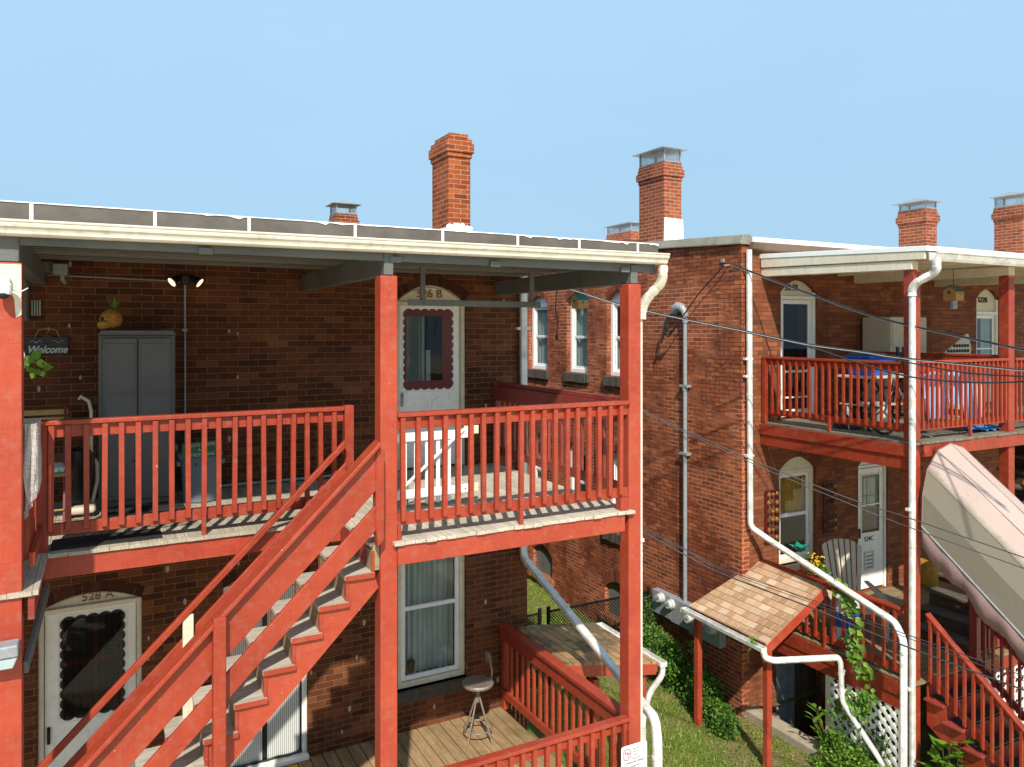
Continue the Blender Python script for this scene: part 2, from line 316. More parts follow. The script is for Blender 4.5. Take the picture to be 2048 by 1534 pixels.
t.bump(wv.outputs["Distance"], 0.01); M['straw'] = t.out(t.mix(t.step(wv.outputs["Distance"], 0.2, 0.6), lin(222, 176, 70), lin(170, 118, 40)), 0.7)
t = NT('patterned_rug'); v = t.new("ShaderNodeTexNoise"); v.inputs["Scale"].default_value = 40; t.link(t.pos(), v.inputs[0])
M['rug'] = t.out(t.mix(t.step(v.outputs[0], 0.45, 0.55), lin(150, 138, 122), lin(92, 84, 76)), 0.95)

# ---------------------------------------------------------------- mesh helpers
ORG = {}
class MB:
    def __init__(s): s.v = []; s.f = []
    def add(s, vs, fs):
        b = len(s.v); s.v += [tuple(x) for x in vs]; s.f += [tuple(i + b for i in f) for f in fs]; return s
    def box(s, x0, x1, y0, y1, z0, z1):
        x0, x1 = sorted((x0, x1)); y0, y1 = sorted((y0, y1)); z0, z1 = sorted((z0, z1))
        return s.add([(x0, y0, z0), (x1, y0, z0), (x1, y1, z0), (x0, y1, z0), (x0, y0, z1), (x1, y0, z1), (x1, y1, z1), (x0, y1, z1)],
                     [(0, 3, 2, 1), (4, 5, 6, 7), (0, 1, 5, 4), (1, 2, 6, 5), (2, 3, 7, 6), (3, 0, 4, 7)])
    def beam(s, p0, p1, wd, ht, up=(0, 0, 1)):
        p0, p1 = Vector(p0), Vector(p1); d = (p1 - p0).normalized(); sd = d.cross(Vector(up)).normalized(); u = sd.cross(d).normalized()
        a, b = sd * wd / 2, u * ht / 2
        vs = [p0 - a - b, p0 + a - b, p0 + a + b, p0 - a + b, p1 - a - b, p1 + a - b, p1 + a + b, p1 - a + b]
        return s.add(vs, [(0, 1, 2, 3), (7, 6, 5, 4), (0, 4, 5, 1), (1, 5, 6, 2), (2, 6, 7, 3), (3, 7, 4, 0)])
    def prism(s, pts, plane, d0, d1):
        n = len(pts)
        def mk(a, b, d): return (a, d, b) if plane == 'XZ' else (d, a, b) if plane == 'YZ' else (a, b, d)
        vs = [mk(a, b, d0) for a, b in pts] + [mk(a, b, d1) for a, b in pts]
        fs = [tuple(range(n)), tuple(range(2 * n - 1, n - 1, -1))] + [(i, i + n, (i + 1) % n + n, (i + 1) % n) for i in range(n)]
        return s.add(vs, fs)
    def tube(s, pts, r, n=8, prof=None, cap=True):
        pts = [Vector(p) for p in pts]; m = len(pts); rs = r if isinstance(r, (list, tuple)) else [r] * m
        if prof is None: prof = [(math.cos(2 * math.pi * i / n), math.sin(2 * math.pi * i / n)) for i in range(n)]
        n = len(prof); up = None; vs = []
        for i, p in enumerate(pts):
            d = (pts[min(i + 1, m - 1)] - pts[max(i - 1, 0)]).normalized()
            if up is None:
                up = Vector((0, 1, 0)) if abs(d.z) > 0.7 else Vector((0, 0, 1))
            sd = d.cross(up)
            if sd.length < 1e-5: sd = d.cross(Vector((1, 0, 0)))
            sd.normalize(); up = sd.cross(d).normalized()
            vs += [p + sd * (a * rs[i]) + up * (b * rs[i]) for a, b in prof]
        fs = [(i * n + j, i * n + (j + 1) % n, (i + 1) * n + (j + 1) % n, (i + 1) * n + j) for i in range(m - 1) for j in range(n)]
        if cap: fs += [tuple(range(n - 1, -1, -1)), tuple(range((m - 1) * n, m * n))]
        return s.add(vs, fs)
    def lathe(s, c, prof, n=20):
        c = Vector(c); vs = []
        for r, z in prof: vs += [c + Vector((r * math.cos(2 * math.pi * i / n), r * math.sin(2 * math.pi * i / n), z)) for i in range(n)]
        m = len(prof)
        fs = [(i * n + j, i * n + (j + 1) % n, (i + 1) * n + (j + 1) % n, (i + 1) * n + j) for i in range(m - 1) for j in range(n)]
        fs += [tuple(range(n - 1, -1, -1)), tuple(range((m - 1) * n, m * n))]
        return s.add(vs, fs)
    def ell(s, c, rx, ry, rz, n=14, m=8):
        c = Vector(c); prof = []
        vs = []
        for i in range(m + 1):
            th = math.pi * i / m
            for j in range(n):
                ph = 2 * math.pi * j / n
                vs.append(c + Vector((rx * math.sin(th) * math.cos(ph), ry * math.sin(th) * math.sin(ph), -rz * math.cos(th))))
        fs = [(i * n + j, i * n + (j + 1) % n, (i + 1) * n + (j + 1) % n, (i + 1) * n + j) for i in range(m) for j in range(n)]
        return s.add(vs, fs)
    def leaf(s, c, d, nrm, ln, wd, fold=0.15):
        c, d, nrm = Vector(c), Vector(d).normalized(), Vector(nrm)
        sd = d.cross(nrm)
        if sd.length < 1e-4: sd = d.cross(Vector((0.3, 0.5, 0.8)))
        sd.normalize(); up = sd.cross(d)
        a = c; b = c + d * ln * 0.45 + sd * wd / 2 + up * fold * wd; b2 = c + d * ln * 0.45 - sd * wd / 2 + up * fold * wd; e = c + d * ln - up * fold * wd * 0.5
        q = c + d * ln * 0.15 + sd * wd * 0.33 + up * fold * wd * .6; q2 = c + d * ln * 0.15 - sd * wd * 0.33 + up * fold * wd * .6; mid = c + d * ln * 0.45
        return s.add([a, q, b, e, b2, q2, mid], [(0, 1, 2, 6), (6, 2, 3), (0, 6, 4, 5), (6, 3, 4)])
    def build(s, name, mat, parent=None, bevel=0.0, smooth=False, seg=1, label=None, **tags):
        me = bpy.data.meshes.new(name); L = ORG.get(parent.name, Vector((0, 0, 0))) if parent else Vector((0, 0, 0))
        if not parent and 'org' in tags: L = Vector(tags.pop('org'))
        me.from_pydata([(a - L.x, b - L.y, c - L.z) for a, b, c in s.v], [], s.f); me.update()
        me.materials.append(M[mat] if isinstance(mat, str) else mat)
        bm = bmesh.new(); bm.from_mesh(me); bmesh.ops.recalc_face_normals(bm, faces=bm.faces); bm.to_mesh(me); bm.free()
        if smooth:
            for p in me.polygons: p.use_smooth = True
            try: me.set_sharp_from_angle(angle=rad(40))
            except Exception: pass
        o = bpy.data.objects.new(name, me); COL.objects.link(o)
        if parent: o.parent = parent
        else: o.location = L
        ORG[o.name] = L
        if bevel:
            b = o.modifiers.new('bevel', 'BEVEL'); b.width = bevel; b.segments = seg; b.limit_method = 'ANGLE'; b.harden_normals = False
        if label: o['label'] = label
        for k, v in tags.items(): o[k] = v
        return o

def thing(name, label, cat, loc=(0, 0, 0), group=None):
    o = bpy.data.objects.new(name, None); COL.objects.link(o); o.location = loc; o.empty_display_size = 0.2
    o['label'] = label; o['category'] = cat
    if group: o['group'] = group
    ORG[o.name] = Vector(loc); return o
def tag(o, label, cat, group=None):
    o['label'] = label; o['category'] = cat
    if group: o['group'] = group
    return o
def struct(mb, name, mat, **k):
    o = mb.build(name, mat, None, **k); o['kind'] = 'structure'; return o
def place(me, name, parent, loc):
    """another part that shares mesh data, at a world location"""
    o = bpy.data.objects.new(name, me); COL.objects.link(o); o.parent = parent
    o.location = Vector(loc) - ORG.get(parent.name, Vector((0, 0, 0))); ORG[o.name] = ORG.get(parent.name, Vector((0, 0, 0))); return o
def text(name, body, size, mat, parent, loc, ry=0.0, rz=0.0, ext=0.004, shear=0, sx=1.0, align='CENTER', bold=0.0):
    cu = bpy.data.curves.new(name, 'FONT'); cu.body = body; cu.size = size; cu.extrude = ext; cu.align_x = align; cu.align_y = 'CENTER'; cu.shear = shear; cu.offset = bold
    tmp = bpy.data.objects.new(name + '_tmp', cu); COL.objects.link(tmp)
    dg = bpy.context.evaluated_depsgraph_get(); me = bpy.data.meshes.new_from_object(tmp.evaluated_get(dg)); bpy.data.objects.remove(tmp)
    me.transform(Matrix.Translation(Vector(loc) - ORG.get(parent.name, Vector((0, 0, 0)))) @ Matrix.Rotation(rz, 4, 'Z') @ Matrix.Rotation(rad(90), 4, 'X') @ Matrix.Rotation(ry, 4, 'Z') @ Matrix.Diagonal((sx, 1, 1, 1)))
    me.materials.clear(); me.materials.append(M[mat])
    o = bpy.data.objects.new(name, me); COL.objects.link(o); o.parent = parent; ORG[o.name] = ORG.get(parent.name, Vector((0, 0, 0))); return o

def arch_top(o, u):
    t = (u - o['u0']) / (o['u1'] - o['u0']); return o['zs'] + o['rise'] * (1 - (2 * t - 1) ** 2)
def wall_mesh(axis, pos, u0, u1, z0, z1, ops, depth=0.2):
    """brick wall facing the lens side, with real openings and reveals"""
    mb = MB(); pt = (lambda u, z, d: (u, pos + d, z)) if axis == 'Y' else (lambda u, z, d: (pos + d, u, z))
    br = {u0, u1}
    for o in ops:
        n = 10 if o['rise'] else 1
        for i in range(n + 1): br.add(o['u0'] + (o['u1'] - o['u0']) * i / n)
    br = sorted(br)
    z1f = z1 if callable(z1) else (lambda u: z1)
    for a, b in zip(br, br[1:]):
        if b - a < 1e-6: continue
        m = (a + b) / 2; ca = cb = z0
        for o in sorted([o for o in ops if o['u0'] < m < o['u1']], key=lambda o: o['z0']):
            mb.add([pt(a, ca, 0), pt(b, cb, 0), pt(b, o['z0'], 0), pt(a, o['z0'], 0)], [(0, 1, 2, 3)])
            ta, tb = arch_top(o, a), arch_top(o, b)
            mb.add([pt(a, ta, 0), pt(b, tb, 0), pt(b, tb, depth), pt(a, ta, depth)], [(0, 1, 2, 3)])
            mb.add([pt(a, o['z0'], 0), pt(b, o['z0'], 0), pt(b, o['z0'], depth), pt(a, o['z0'], depth)], [(0, 1, 2, 3)])
            ca, cb = ta, tb
        mb.add([pt(a, ca, 0), pt(b, cb, 0), pt(b, z1f(b), 0), pt(a, z1f(a), 0)], [(0, 1, 2, 3)])
    for o in ops:
        for u in (o['u0'], o['u1']):
            mb.add([pt(u, o['z0'], 0), pt(u, o['z0'], depth), pt(u, o['zs'], depth), pt(u, o['zs'], 0)], [(0, 1, 2, 3)])
    return mb
def op(u0, u1, z0, zs, rise=0.0): return dict(u0=u0, u1=u1, z0=z0, zs=zs, rise=rise)
def arch_ring(axis, pos, o, h=0.12, mat='arch_brick', parent=None):
    mb = MB(); n = max(6, int((o['u1'] - o['u0']) / 0.072))
    for i in range(n):
        t0, t1 = (i + 0.08) / n, (i + 0.92) / n; ua, ub = [o['u0'] + (o['u1'] - o['u0']) * q for q in (t0, t1)]
        za, zb = arch_top(o, ua), arch_top(o, ub); k = o['rise'] * 4 / (o['u1'] - o['u0'])
        la, lb = (2 * t0 - 1) * k * 0.5, (2 * t1 - 1) * k * 0.5
        pts = [(ua, za + 0.003), (ub, zb + 0.003), (ub + lb * h, zb + h), (ua + la * h, za + h)]
        mb.prism(pts, 'XZ' if axis == 'Y' else 'YZ', pos - 0.005, pos + 0.06)
    return mb.build('brick_arch', mat, parent)
def arch_panel(o, inset, y0, y1, zb, axis='Y', sc_=1.0):
    pts = [(o['u0'] + inset, zb), (o['u1'] - inset, zb)]
    for i in range(12, -1, -1):
        u = o['u0'] + inset + (o['u1'] - o['u0'] - 2 * inset) * i / 12
        pts.append((u, max(zb + 0.005, arch_top(o, u) - inset * 0.6)))
    return MB().prism(pts, 'XZ' if axis == 'Y' else 'YZ', y0, y1)
def frame_mb(u0, u1, z0, z1, wd, y0, y1, axis='Y', bars=()):
    mb = MB()
    def bx(a, b, c, d):
        if axis == 'Y': mb.box(a, b, y0, y1, c, d)
        else: mb.box(y0, y1, a, b, c, d)
    bx(u0, u0 + wd, z0, z1); bx(u1 - wd, u1, z0, z1); bx(u0 + wd, u1 - wd, z0, z0 + wd); bx(u0 + wd, u1 - wd, z1 - wd, z1)
    for z, h in bars: bx(u0 + wd, u1 - wd, z - h / 2, z + h / 2)
    return mb
def sheet(u0, u1, z0, z1, y, axis='Y', folds=0, amp=0.02):
    mb = MB(); n = max(1, folds * 6); vs = []
    for i in range(n + 1):
        u = u0 + (u1 - u0) * i / n; d = amp * math.sin(i * 2 * math.pi / 6 + math.sin(i * 1.3)) if folds else 0
        for z in (z0, z1): vs.append((u, y + d, z) if axis == 'Y' else (y + d, u, z))
    return mb.add(vs, [(2 * i, 2 * i + 2, 2 * i + 3, 2 * i + 1) for i in range(n)])
# ================================================================ GROUND
GZ = -6.03
def ground_patch(mb, x0, x1, y0, y1, nx, ny, amp=0.03):
    vs = []
    for j in range(ny + 1):
        for i in range(nx + 1):
            x = x0 + (x1 - x0) * i / nx; y = y0 + (y1 - y0) * j / ny
            e = 0 if amp == 0 or i in (0, nx) or j in (0, ny) else amp * (math.sin(x * 3.1 + y) + math.sin(y * 2.3 - x * 1.7)) * 0.5
            vs.append((x, y, GZ + e + max(0, y - 9) * 0.035))
    mb.add(vs, [(j * (nx + 1) + i, j * (nx + 1) + i + 1, (j + 1) * (nx + 1) + i + 1, (j + 1) * (nx + 1) + i) for j in range(ny) for i in range(nx)])
PX0, PX1, PY0, PY1 = 8.98, 10.75, 7.35, 8.9
g = MB(); fl = lambda y: GZ + max(0, y - 9) * 0.035
def flat(x0, x1, y0, y1): g.add([(x0, y0, fl(y0)), (x1, y0, fl(y0)), (x1, y1, fl(y1)), (x0, y1, fl(y1))], [(0, 1, 2, 3)])
flat(-150, PX0, 5.0, PY0); flat(PX1, 150, 5.0, PY0); flat(PX0, PX1, 5.0, PY0)
flat(-150, PX0, PY0, PY1); flat(PX1, 150, PY0, PY1); flat(-150, 150, PY1, 9.0); flat(-150, 150, 9.0, 60.0); flat(-150, 150, 60, 400)
struct(g, 'ground', 'soil')
g = MB(); flat(-150, 150, -150, 5.0); struct(g, 'bounce_ground', 'bounce_paving')  # unseen paving, added pale and warm to bounce light into the porch shade
g = MB(); zf = -6.75
g.add([(PX0, PY0, zf), (PX1, PY0, zf), (PX1, PY1, zf), (PX0, PY1, zf)], [(0, 1, 2, 3)])
for a, b in (((PX0, PY0), (PX0, PY1)), ((PX1, PY0), (PX1, PY1)), ((PX0, PY0), (PX1, PY0))):
    g.add([(a[0], a[1], zf), (b[0], b[1], zf), (b[0], b[1], GZ - .001), (a[0], a[1], GZ - .001)], [(0, 1, 2, 3)])
struct(g, 'basement_pit', 'concrete')

# ================================================================ LEFT BRICK HOUSE
WY = 8.9
lh = thing('brick_house', 'dark brick row house behind the left porch, doors numbered 526 B and 528 A', 'house', (2, WY, GZ))
o526 = op(3.17, 4.09, -1.72, 0.36, 0.20); o528 = op(-0.55, 0.38, -4.9, -2.79, 0.13); oscr = op(1.18, 2.10, -4.9, -2.82, 0.13); owin = op(3.18, 4.10, -4.40, -2.80, 0.16)
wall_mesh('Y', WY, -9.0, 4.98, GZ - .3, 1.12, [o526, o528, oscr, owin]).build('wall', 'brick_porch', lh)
MB().add([(4.98, WY, GZ - .3), (4.98, 24, GZ - .3), (4.98, 24, 1.12), (4.98, WY, 1.12)], [(0, 1, 2, 3)]).add([(-9, WY + .65, GZ), (4.98, WY + .65, GZ), (4.98, WY + .65, 1.1), (-9, WY + .65, 1.1)], [(0, 1, 2, 3)]).build('inner_wall', 'room', lh)
MB().box(-9, 5.02, WY - .02, 24, 1.12, 1.22).build('roof', 'coping', lh)
for o in (o526, o528, oscr, owin): arch_ring('Y', WY, o, 0.11, 'arch_dark', lh)
def scallops(x0, x1, z0, z1, r, y0, y1):
    pts = []; nx = max(3, round((x1 - x0) / (2 * r))); nz = max(3, round((z1 - z0) / (2 * r))); r *= .62
    def arc(ax, az, bx, bz, nxd, nzd):
        for k in range(8):
            t = k / 8; w_ = math.sin(math.pi * t) ** .6; pts.append((ax + (bx - ax) * t + nxd * w_ * r * .8, az + (bz - az) * t + nzd * w_ * r * .8))
    for i in range(nx): arc(x0 + (x1 - x0) * i / nx, z0, x0 + (x1 - x0) * (i + 1) / nx, z0, 0, -1)
    for i in range(nz): arc(x1, z0 + (z1 - z0) * i / nz, x1, z0 + (z1 - z0) * (i + 1) / nz, 1, 0)
    for i in range(nx): arc(x1 - (x1 - x0) * i / nx, z1, x1 - (x1 - x0) * (i + 1) / nx, z1, 0, 1)
    for i in range(nz): arc(x0, z1 - (z1 - z0) * i / nz, x0, z1 - (z1 - z0) * (i + 1) / nz, -1, 0)
    return MB().prism(pts, 'XZ', y0, y1)
def storm_door(o, house, zt, number, num_x, gx0, gx1, gz0, gz1, kind, frame='cream', numsize=.13):
    y = WY + .03
    fr = MB(); fr.box(o['u0'], o['u0'] + .05, y, y + .1, o['z0'], o['zs'] - .0).box(o['u1'] - .05, o['u1'], y, y + .1, o['z0'], o['zs'] - .0).box(o['u0'] + .05, o['u1'] - .05, y, y + .1, zt, zt + .05)
    f = fr.build('door_frame', frame, house, .006)
    p = arch_panel(o, 0.005, y + .05, y + .12, zt + .05).build('transom_panel', frame, house)
    for_r = MB(); 
    n = 12; pts = [(o['u0'] + .02 + (o['u1'] - o['u0'] - .04) * i / n, y + .045, arch_top(o, o['u0'] + .02 + (o['u1'] - o['u0'] - .04) * i / n) - .035) for i in range(n + 1)]
    MB().tube(pts, .012, 6).build('arch_moulding', frame, p)
    text('house_number', number, numsize, 'gold' if frame == 'cream' else 'brown_ink', p, (num_x, y + .04, zt + .055 + (o['zs'] + o['rise'] - zt - .05) * .45), ext=.006)
    d = MB(); x0, x1 = o['u0'] + .055, o['u1'] - .055; yd = y + .045
    d.box(x0, gx0 + .02, yd, yd + .04, o['z0'] + .02, zt); d.box(gx1 - .02, x1, yd, yd + .04, o['z0'] + .02, zt); d.box(gx0 + .02, gx1 - .02, yd, yd + .04, o['z0'] + .02, gz0 + .02); d.box(gx0 + .02, gx1 - .02, yd, yd + .04, gz1 - .02, zt)
    dr = d.build('door', 'white', house, .004)
    fm = frame_mb(gx0 - .045, gx1 + .045, gz0 - .05, gz1 + .045, .014, yd - .008, yd + .004); fm.build('window_moulding', 'white', dr, .003)
    # lower raised panel
    zc = (o['z0'] + gz0) / 2; pm = MB()
    for s in (0, 1):
        xm = (x0 + x1) / 2; a, b = (x0 + .08, xm - .03) if s == 0 else (xm + .03, x1 - .08)
        pts = [(a, gz0 - .16), (a + .04, gz0 - .16), (a + .08, gz0 - .12), (b - .08, gz0 - .12), (b - .04, gz0 - .16), (b, gz0 - .16), (b, o['z0'] + .14), (a, o['z0'] + .14)]
        for i in range(8):
            q0, q1 = pts[i], pts[(i + 1) % 8]; pm.beam((q0[0], yd - .004, q0[1]), (q1[0], yd - .004, q1[1]), .008, .008, (0, 1, 0))
    pm.build('panel_moulding', 'white', dr)
    # scalloped cut-out edge and glass
    ring = scallops(gx0, gx1, gz0, gz1, .05, yd - .006, yd - .002).build('scalloped_trim', 'maroon' if kind == '526' else 'black', dr)
    ix0, ix1, iz0, iz1 = (gx0 + .02, gx1 - .13, gz0 + .09, gz1 - .07) if kind == '526' else (gx0 + .004, gx1 - .004, gz0 + .004, gz1 - .004)
    if kind == '526':
        MB().box(ix0, ix1, yd - .009, yd - .0065, iz0, iz1).build('window_backing', 'room_light', dr)
        bk = MB().box(ix0 + .24, ix1, yd - .0115, yd - .0095, iz0, iz1); bk.build('dark_reflection_panel', 'black', dr)
        MB().box(ix0 + .2, ix0 + .225, yd - .013, yd - .0095, iz0, iz1).box(ix0 + .16, ix0 + .17, yd - .013, yd - .0095, iz0, iz1).box(ix0 + .25, ix0 + .31, yd - .014, yd - .012, iz0, iz0 + .38).build('inner_frame', 'white_vinyl', dr)
        MB().box(ix0, ix1, yd - .018, yd - .016, iz0, iz1).build('glass', 'glass_dark', dr)
    else:
        cm = MB()
        for k in range(9):
            x = ix0 + (ix1 - ix0) * (k + .5) / 9
            for q in range(26):
                z = iz1 - (iz1 - iz0) * (q + .5) / 26; cm.ell((x, yd - .012, z), .008, .004, .011, 6, 4)
        cm.build('bead_curtain', 'curtain_dark', dr, smooth=True)
        xm = (ix0 + ix1) / 2 + .02; zm = iz0 + (iz1 - iz0) * .55
        MB().box(xm - .022, xm + .022, yd - .012, yd - .0065, iz0, iz1).box(ix0, xm - .022, yd - .012, yd - .0065, zm - .02, zm + .02).box(xm + .022, ix1, yd - .012, yd - .0065, zm - .02, zm + .02).build('muntin', 'maroon', dr)
        MB().box(ix0, ix1, yd - .024, yd - .022, iz0, iz1).build('glass', 'glass_dark', dr)
    hx = x0 + .035
    MB().box(hx - .015, hx + .015, yd - .02, yd, gz0 - .22, gz0 - .05).box(hx - .01, hx + .012, yd - .045, yd - .02, gz0 - .1, gz0 - .07).build('handle', 'black' if kind != '526' else 'metal_grey', dr, .004)
storm_door(o526, lh, 0.30, '526 B', 3.62, 3.30, 3.92, -0.72, 0.24, '526', numsize=.15)
storm_door(o528, lh, -2.84, '528 A', -.03, -0.34, 0.20, -3.92, -2.92, '528', numsize=.12)
# middle door under the stairs, behind a magnetic mesh screen
y = WY + .05
f = MB().box(1.18, 1.24, y, y + .1, -4.9, -2.82).box(2.04, 2.10, y, y + .1, -4.9, -2.82).box(1.24, 2.04, y, y + .1, -2.9, -2.82).build('door_frame', 'white', lh, .006)
arch_panel(oscr, .005, y + .05, y + .1, -2.82).build('transom_panel', 'cream', lh)
t = NT('mesh_screen'); sp = t.new("ShaderNodeSeparateXYZ"); t.link(t.pos(), sp.inputs[0])
fx = t.math('LESS_THAN', t.math('FRACT', t.math('MULTIPLY', sp.outputs[0], 45)), 0.28)
M['screen'] = t.out(t.mix(fx, lin(214, 214, 206), lin(120, 122, 118)), 0.7)
d = MB().box(1.25, 2.03, y + .05, y + .09, -4.86, -2.91).build('door', 'white', lh, .004)
MB().box(1.36, 1.58, y + .035, y + .045, -3.62, -3.12).box(1.70, 1.92, y + .035, y + .045, -3.62, -3.12).box(1.36, 1.58, y + .035, y + .045, -4.6, -3.8).box(1.70, 1.92, y + .035, y + .045, -4.6, -3.8).build('door_panel', 'slate_board', d, .003)
MB().box(1.255, 1.60, y + .02, y + .03, -4.84, -2.93).box(1.655, 2.02, y + .02, y + .03, -4.84, -2.93).build('mesh_screen', 'screen', d)
mb = MB().box(1.60, 1.655, y + .012, y + .03, -4.84, -2.93).box(1.235, 1.258, y + .01, y + .03, -4.84, -2.93).box(2.015, 2.04, y + .01, y + .03, -4.84, -2.93)
mb.tube([(1.24 + .8 * i / 24, y - .01, -4.835 + .006 * math.sin(i * .9)) for i in range(25)], .012, 6)
mb.build('screen_border', 'black', d)
MB().box(1.18, 2.10, WY - .06, WY + .05, -4.9, -4.855).build('door_sill', 'white', lh, .004)
# lower window beside the post
y = WY + .06
wf = frame_mb(3.18, 4.10, -4.40, -2.70, .07, y, y + .06).build('window_frame', 'cream', lh, .005)
sash = frame_mb(3.25, 4.03, -4.32, -2.78, .055, y + .02, y + .06, bars=((-3.44, .05),)).build('sash', 'white_vinyl', wf, .004)
MB().box(3.27, 4.0, y + .045, y + .048, -4.3, -2.8).build('pane', 'glass', wf)
sheet(3.25, 4.03, -4.32, -2.75, y + .2, folds=9, amp=.025).build('curtain', 'curtain', wf, smooth=True)
MB().lathe((3.42, y + .13, -4.26), [(.04, 0), (.055, .12), (.0, .12)], 12).build('flower_pot', 'black', wf, smooth=True)
MB().lathe((3.28, y + .13, -4.26), [(.03, 0), (.04, .08), (.0, .08)], 12).build('flower_pot', 'stone_tan', wf, smooth=True)
mb = MB().box(3.12, 4.16, WY - .05, WY + .12, -4.54, -4.40); mb.build('window_sill', 'stone', lh, .012, seg=2)

def chimney(house, x0, x1, y0, y1, z0, z1, cap=None, white=0.0, mat='brick_chimney', crown=3, h_row=.0695, whiteside=False):
    r = h_row
    def ring(a, z): return (x0 - a, x1 + a, y0 - a, y1 + a, z)
    mb = MB().box(x0, x1, y0, y1, z0, z1 - 5 * r)
    prof = [(.02, 1), (.042, 2), (.018, 1)] if cap is None else [(.015, 1), (.045, 2), (.02, 1)]
    z = z1 - 5 * r
    for a, n in prof: mb.box(x0 - a, x1 + a, y0 - a, y1 + a, z + .001, z + n * r); z += n * r
    mb.box(x0 - (.01 if cap else -.02), x1 + (.01 if cap else -.03), y0 - .0, y1 + (.01 if cap else -.05), z + .001, z + r)
    c = mb.build('chimney', mat, house, .006)
    if white:
        wb = MB()
        if not whiteside:
            wb.box(x0 - .02, x1 + .02, y0 - .02, y1 + .02, z0, z0 + white)
            for i in range(14):
                xx = x0 + (x1 - x0) * random.random(); wb.ell((xx, y0 - .006, z0 + white), .05, .016, .05 * random.random() + .02, 8, 6)
        else:
            wb.prism([(x0 - .02, z0), (x1 + .06, z0), (x1 + .01, z0 + white), (x0 + .0, z0 + white * 1.02)], 'XZ', y0 - .03, y0 - .002)
            wb.prism([(x1 + .06, z0), (x1 + .02, z0), (x1 + .003, z0 + white), (x1 + .01, z0 + white)], 'XZ', y0, y1)
        wb.build('roof_sealant', 'tar_white', c, .006)
    if cap:
        ch, ov = cap; mb = MB(); zc = z1 + ch; xm, ym = (x0 + x1) / 2, (y0 + y1) / 2
        mb.add([(x0 - ov, y0 - ov, zc), (x1 + ov, y0 - ov, zc), (x1 + ov, y1 + ov, zc), (x0 - ov, y1 + ov, zc), (xm, ym, zc + .12), (x0 - ov, y0 - ov, zc - .015), (x1 + ov, y0 - ov, zc - .015), (x1 + ov, y1 + ov, zc - .015), (x0 - ov, y1 + ov, zc - .015)],
               [(0, 1, 4), (1, 2, 4), (2, 3, 4), (3, 0, 4), (0, 1, 6, 5), (1, 2, 7, 6), (2, 3, 8, 7), (3, 0, 5, 8), (5, 6, 7, 8)])
        for x in (x0 + .02, x1 - .02):
            for yy in (y0 + .02, y1 - .02): mb.box(x - .015, x + .015, yy - .015, yy + .015, z1, zc)
        for zz in (z1 + .005,): mb.box(x0, x1, y0, y0 + .01, zz, zz + .02).box(x0, x0 + .01, y0, y1, zz, zz + .02)
        mb.build('chimney_cap', 'metal_grey', c)
        mesh = MB(); s = .03
        for (ax, a0, a1, fixed) in (('x', x0, x1, y0 + .01), ('x', x0, x1, y1 - .01), ('y', y0, y1, x0 + .01), ('y', y0, y1, x1 - .01)):
            n = int((a1 - a0 + ch) / s)
            for k in range(-int(ch / s), n):
                for sg in (1, -1):
                    p0 = a0 + k * s if sg == 1 else a0 + k * s + ch; p1 = p0 + sg * ch; z0_, z1_ = z1, zc
                    lo, hi = a0, a1
                    def cl(p, z, q, zz):
                        if p < lo: t_ = (lo - p) / (q - p); return lo, z + (zz - z) * t_
                        if p > hi: t_ = (hi - p) / (q - p); return hi, z + (zz - z) * t_
                        return p, z
                    if max(p0, p1) <= lo or min(p0, p1) >= hi: continue
                    a_, za = cl(p0, z0_, p1, z1_); b_, zb = cl(p1, z1_, p0, z0_)
                    A = (a_, fixed, za) if ax == 'x' else (fixed, a_, za); B = (b_, fixed, zb) if ax == 'x' else (fixed, b_, zb)
                    mesh.beam(A, B, .0025, .0025, (0.1, 0.1, 1))
        mesh.build('spark_mesh', 'metal_grey', c)
    return c
cy_ = 10.15
pc = P(897, 400, Y=cy_)
chimney(lh, pc.x, P(941, 400, Y=cy_).x, cy_, cy_ + .62, .9, P(897, 264, Y=cy_).z, None, P(920, 455, Y=cy_).z - .9, 'brick_chimney')
# small capped chimney further back
cy_ = 16.2
chimney(lh, P(672, 430, Y=cy_).x, P(714, 430, Y=cy_).x, cy_, cy_ + .5, 1.0, P(672, 426, Y=cy_).z, (.22, .08), 0, 'brick_chimney2')

# ================================================================ LEFT PORCH (posts, floors, beams, roof)
FZ, LZ = -1.72, -4.90
lp = thing('wooden_porch', 'red two storey back porch with grey ceiling and white gutter on the left house', 'porch', (2, 6, GZ))
def board_floor(x0, x1, y0, y1, z, wdt, mat, name, parent, th=.03, gap=.004, jag=.012, along='Y'):
    mb = MB(); a = x0 if along == 'Y' else y0; end = x1 if along == 'Y' else y1
    while a < end - 1e-4:
        b = min(a + wdt, end); j = random.uniform(-jag, jag)
        if along == 'Y': mb.box(a + gap / 2, b - gap / 2, y0 + j, y1, z - th, z + random.uniform(-.002, .002))
        else: mb.box(x0 + j, x1, a + gap / 2, b - gap / 2, z - th, z + random.uniform(-.002, .002))
        a = b
    return mb.build(name, mat, parent, .002)
board_floor(2.09, 4.5, 5.93, 8.9, FZ, .092, 'deck_upper', 'upper_floor', lp)
board_floor(1.91, 2.088, 6.02, 8.9, FZ, .089, 'deck_upper', 'stair_landing', lp)
board_floor(-.36, 1.905, 6.87, 8.9, FZ, .14, 'deck_left', 'left_floor', lp, gap=.0015, jag=.003)
board_floor(-3.2, -.362, 5.95, 8.9, FZ, .14, 'deck_left', 'neighbour_floor', lp, gap=.0015)
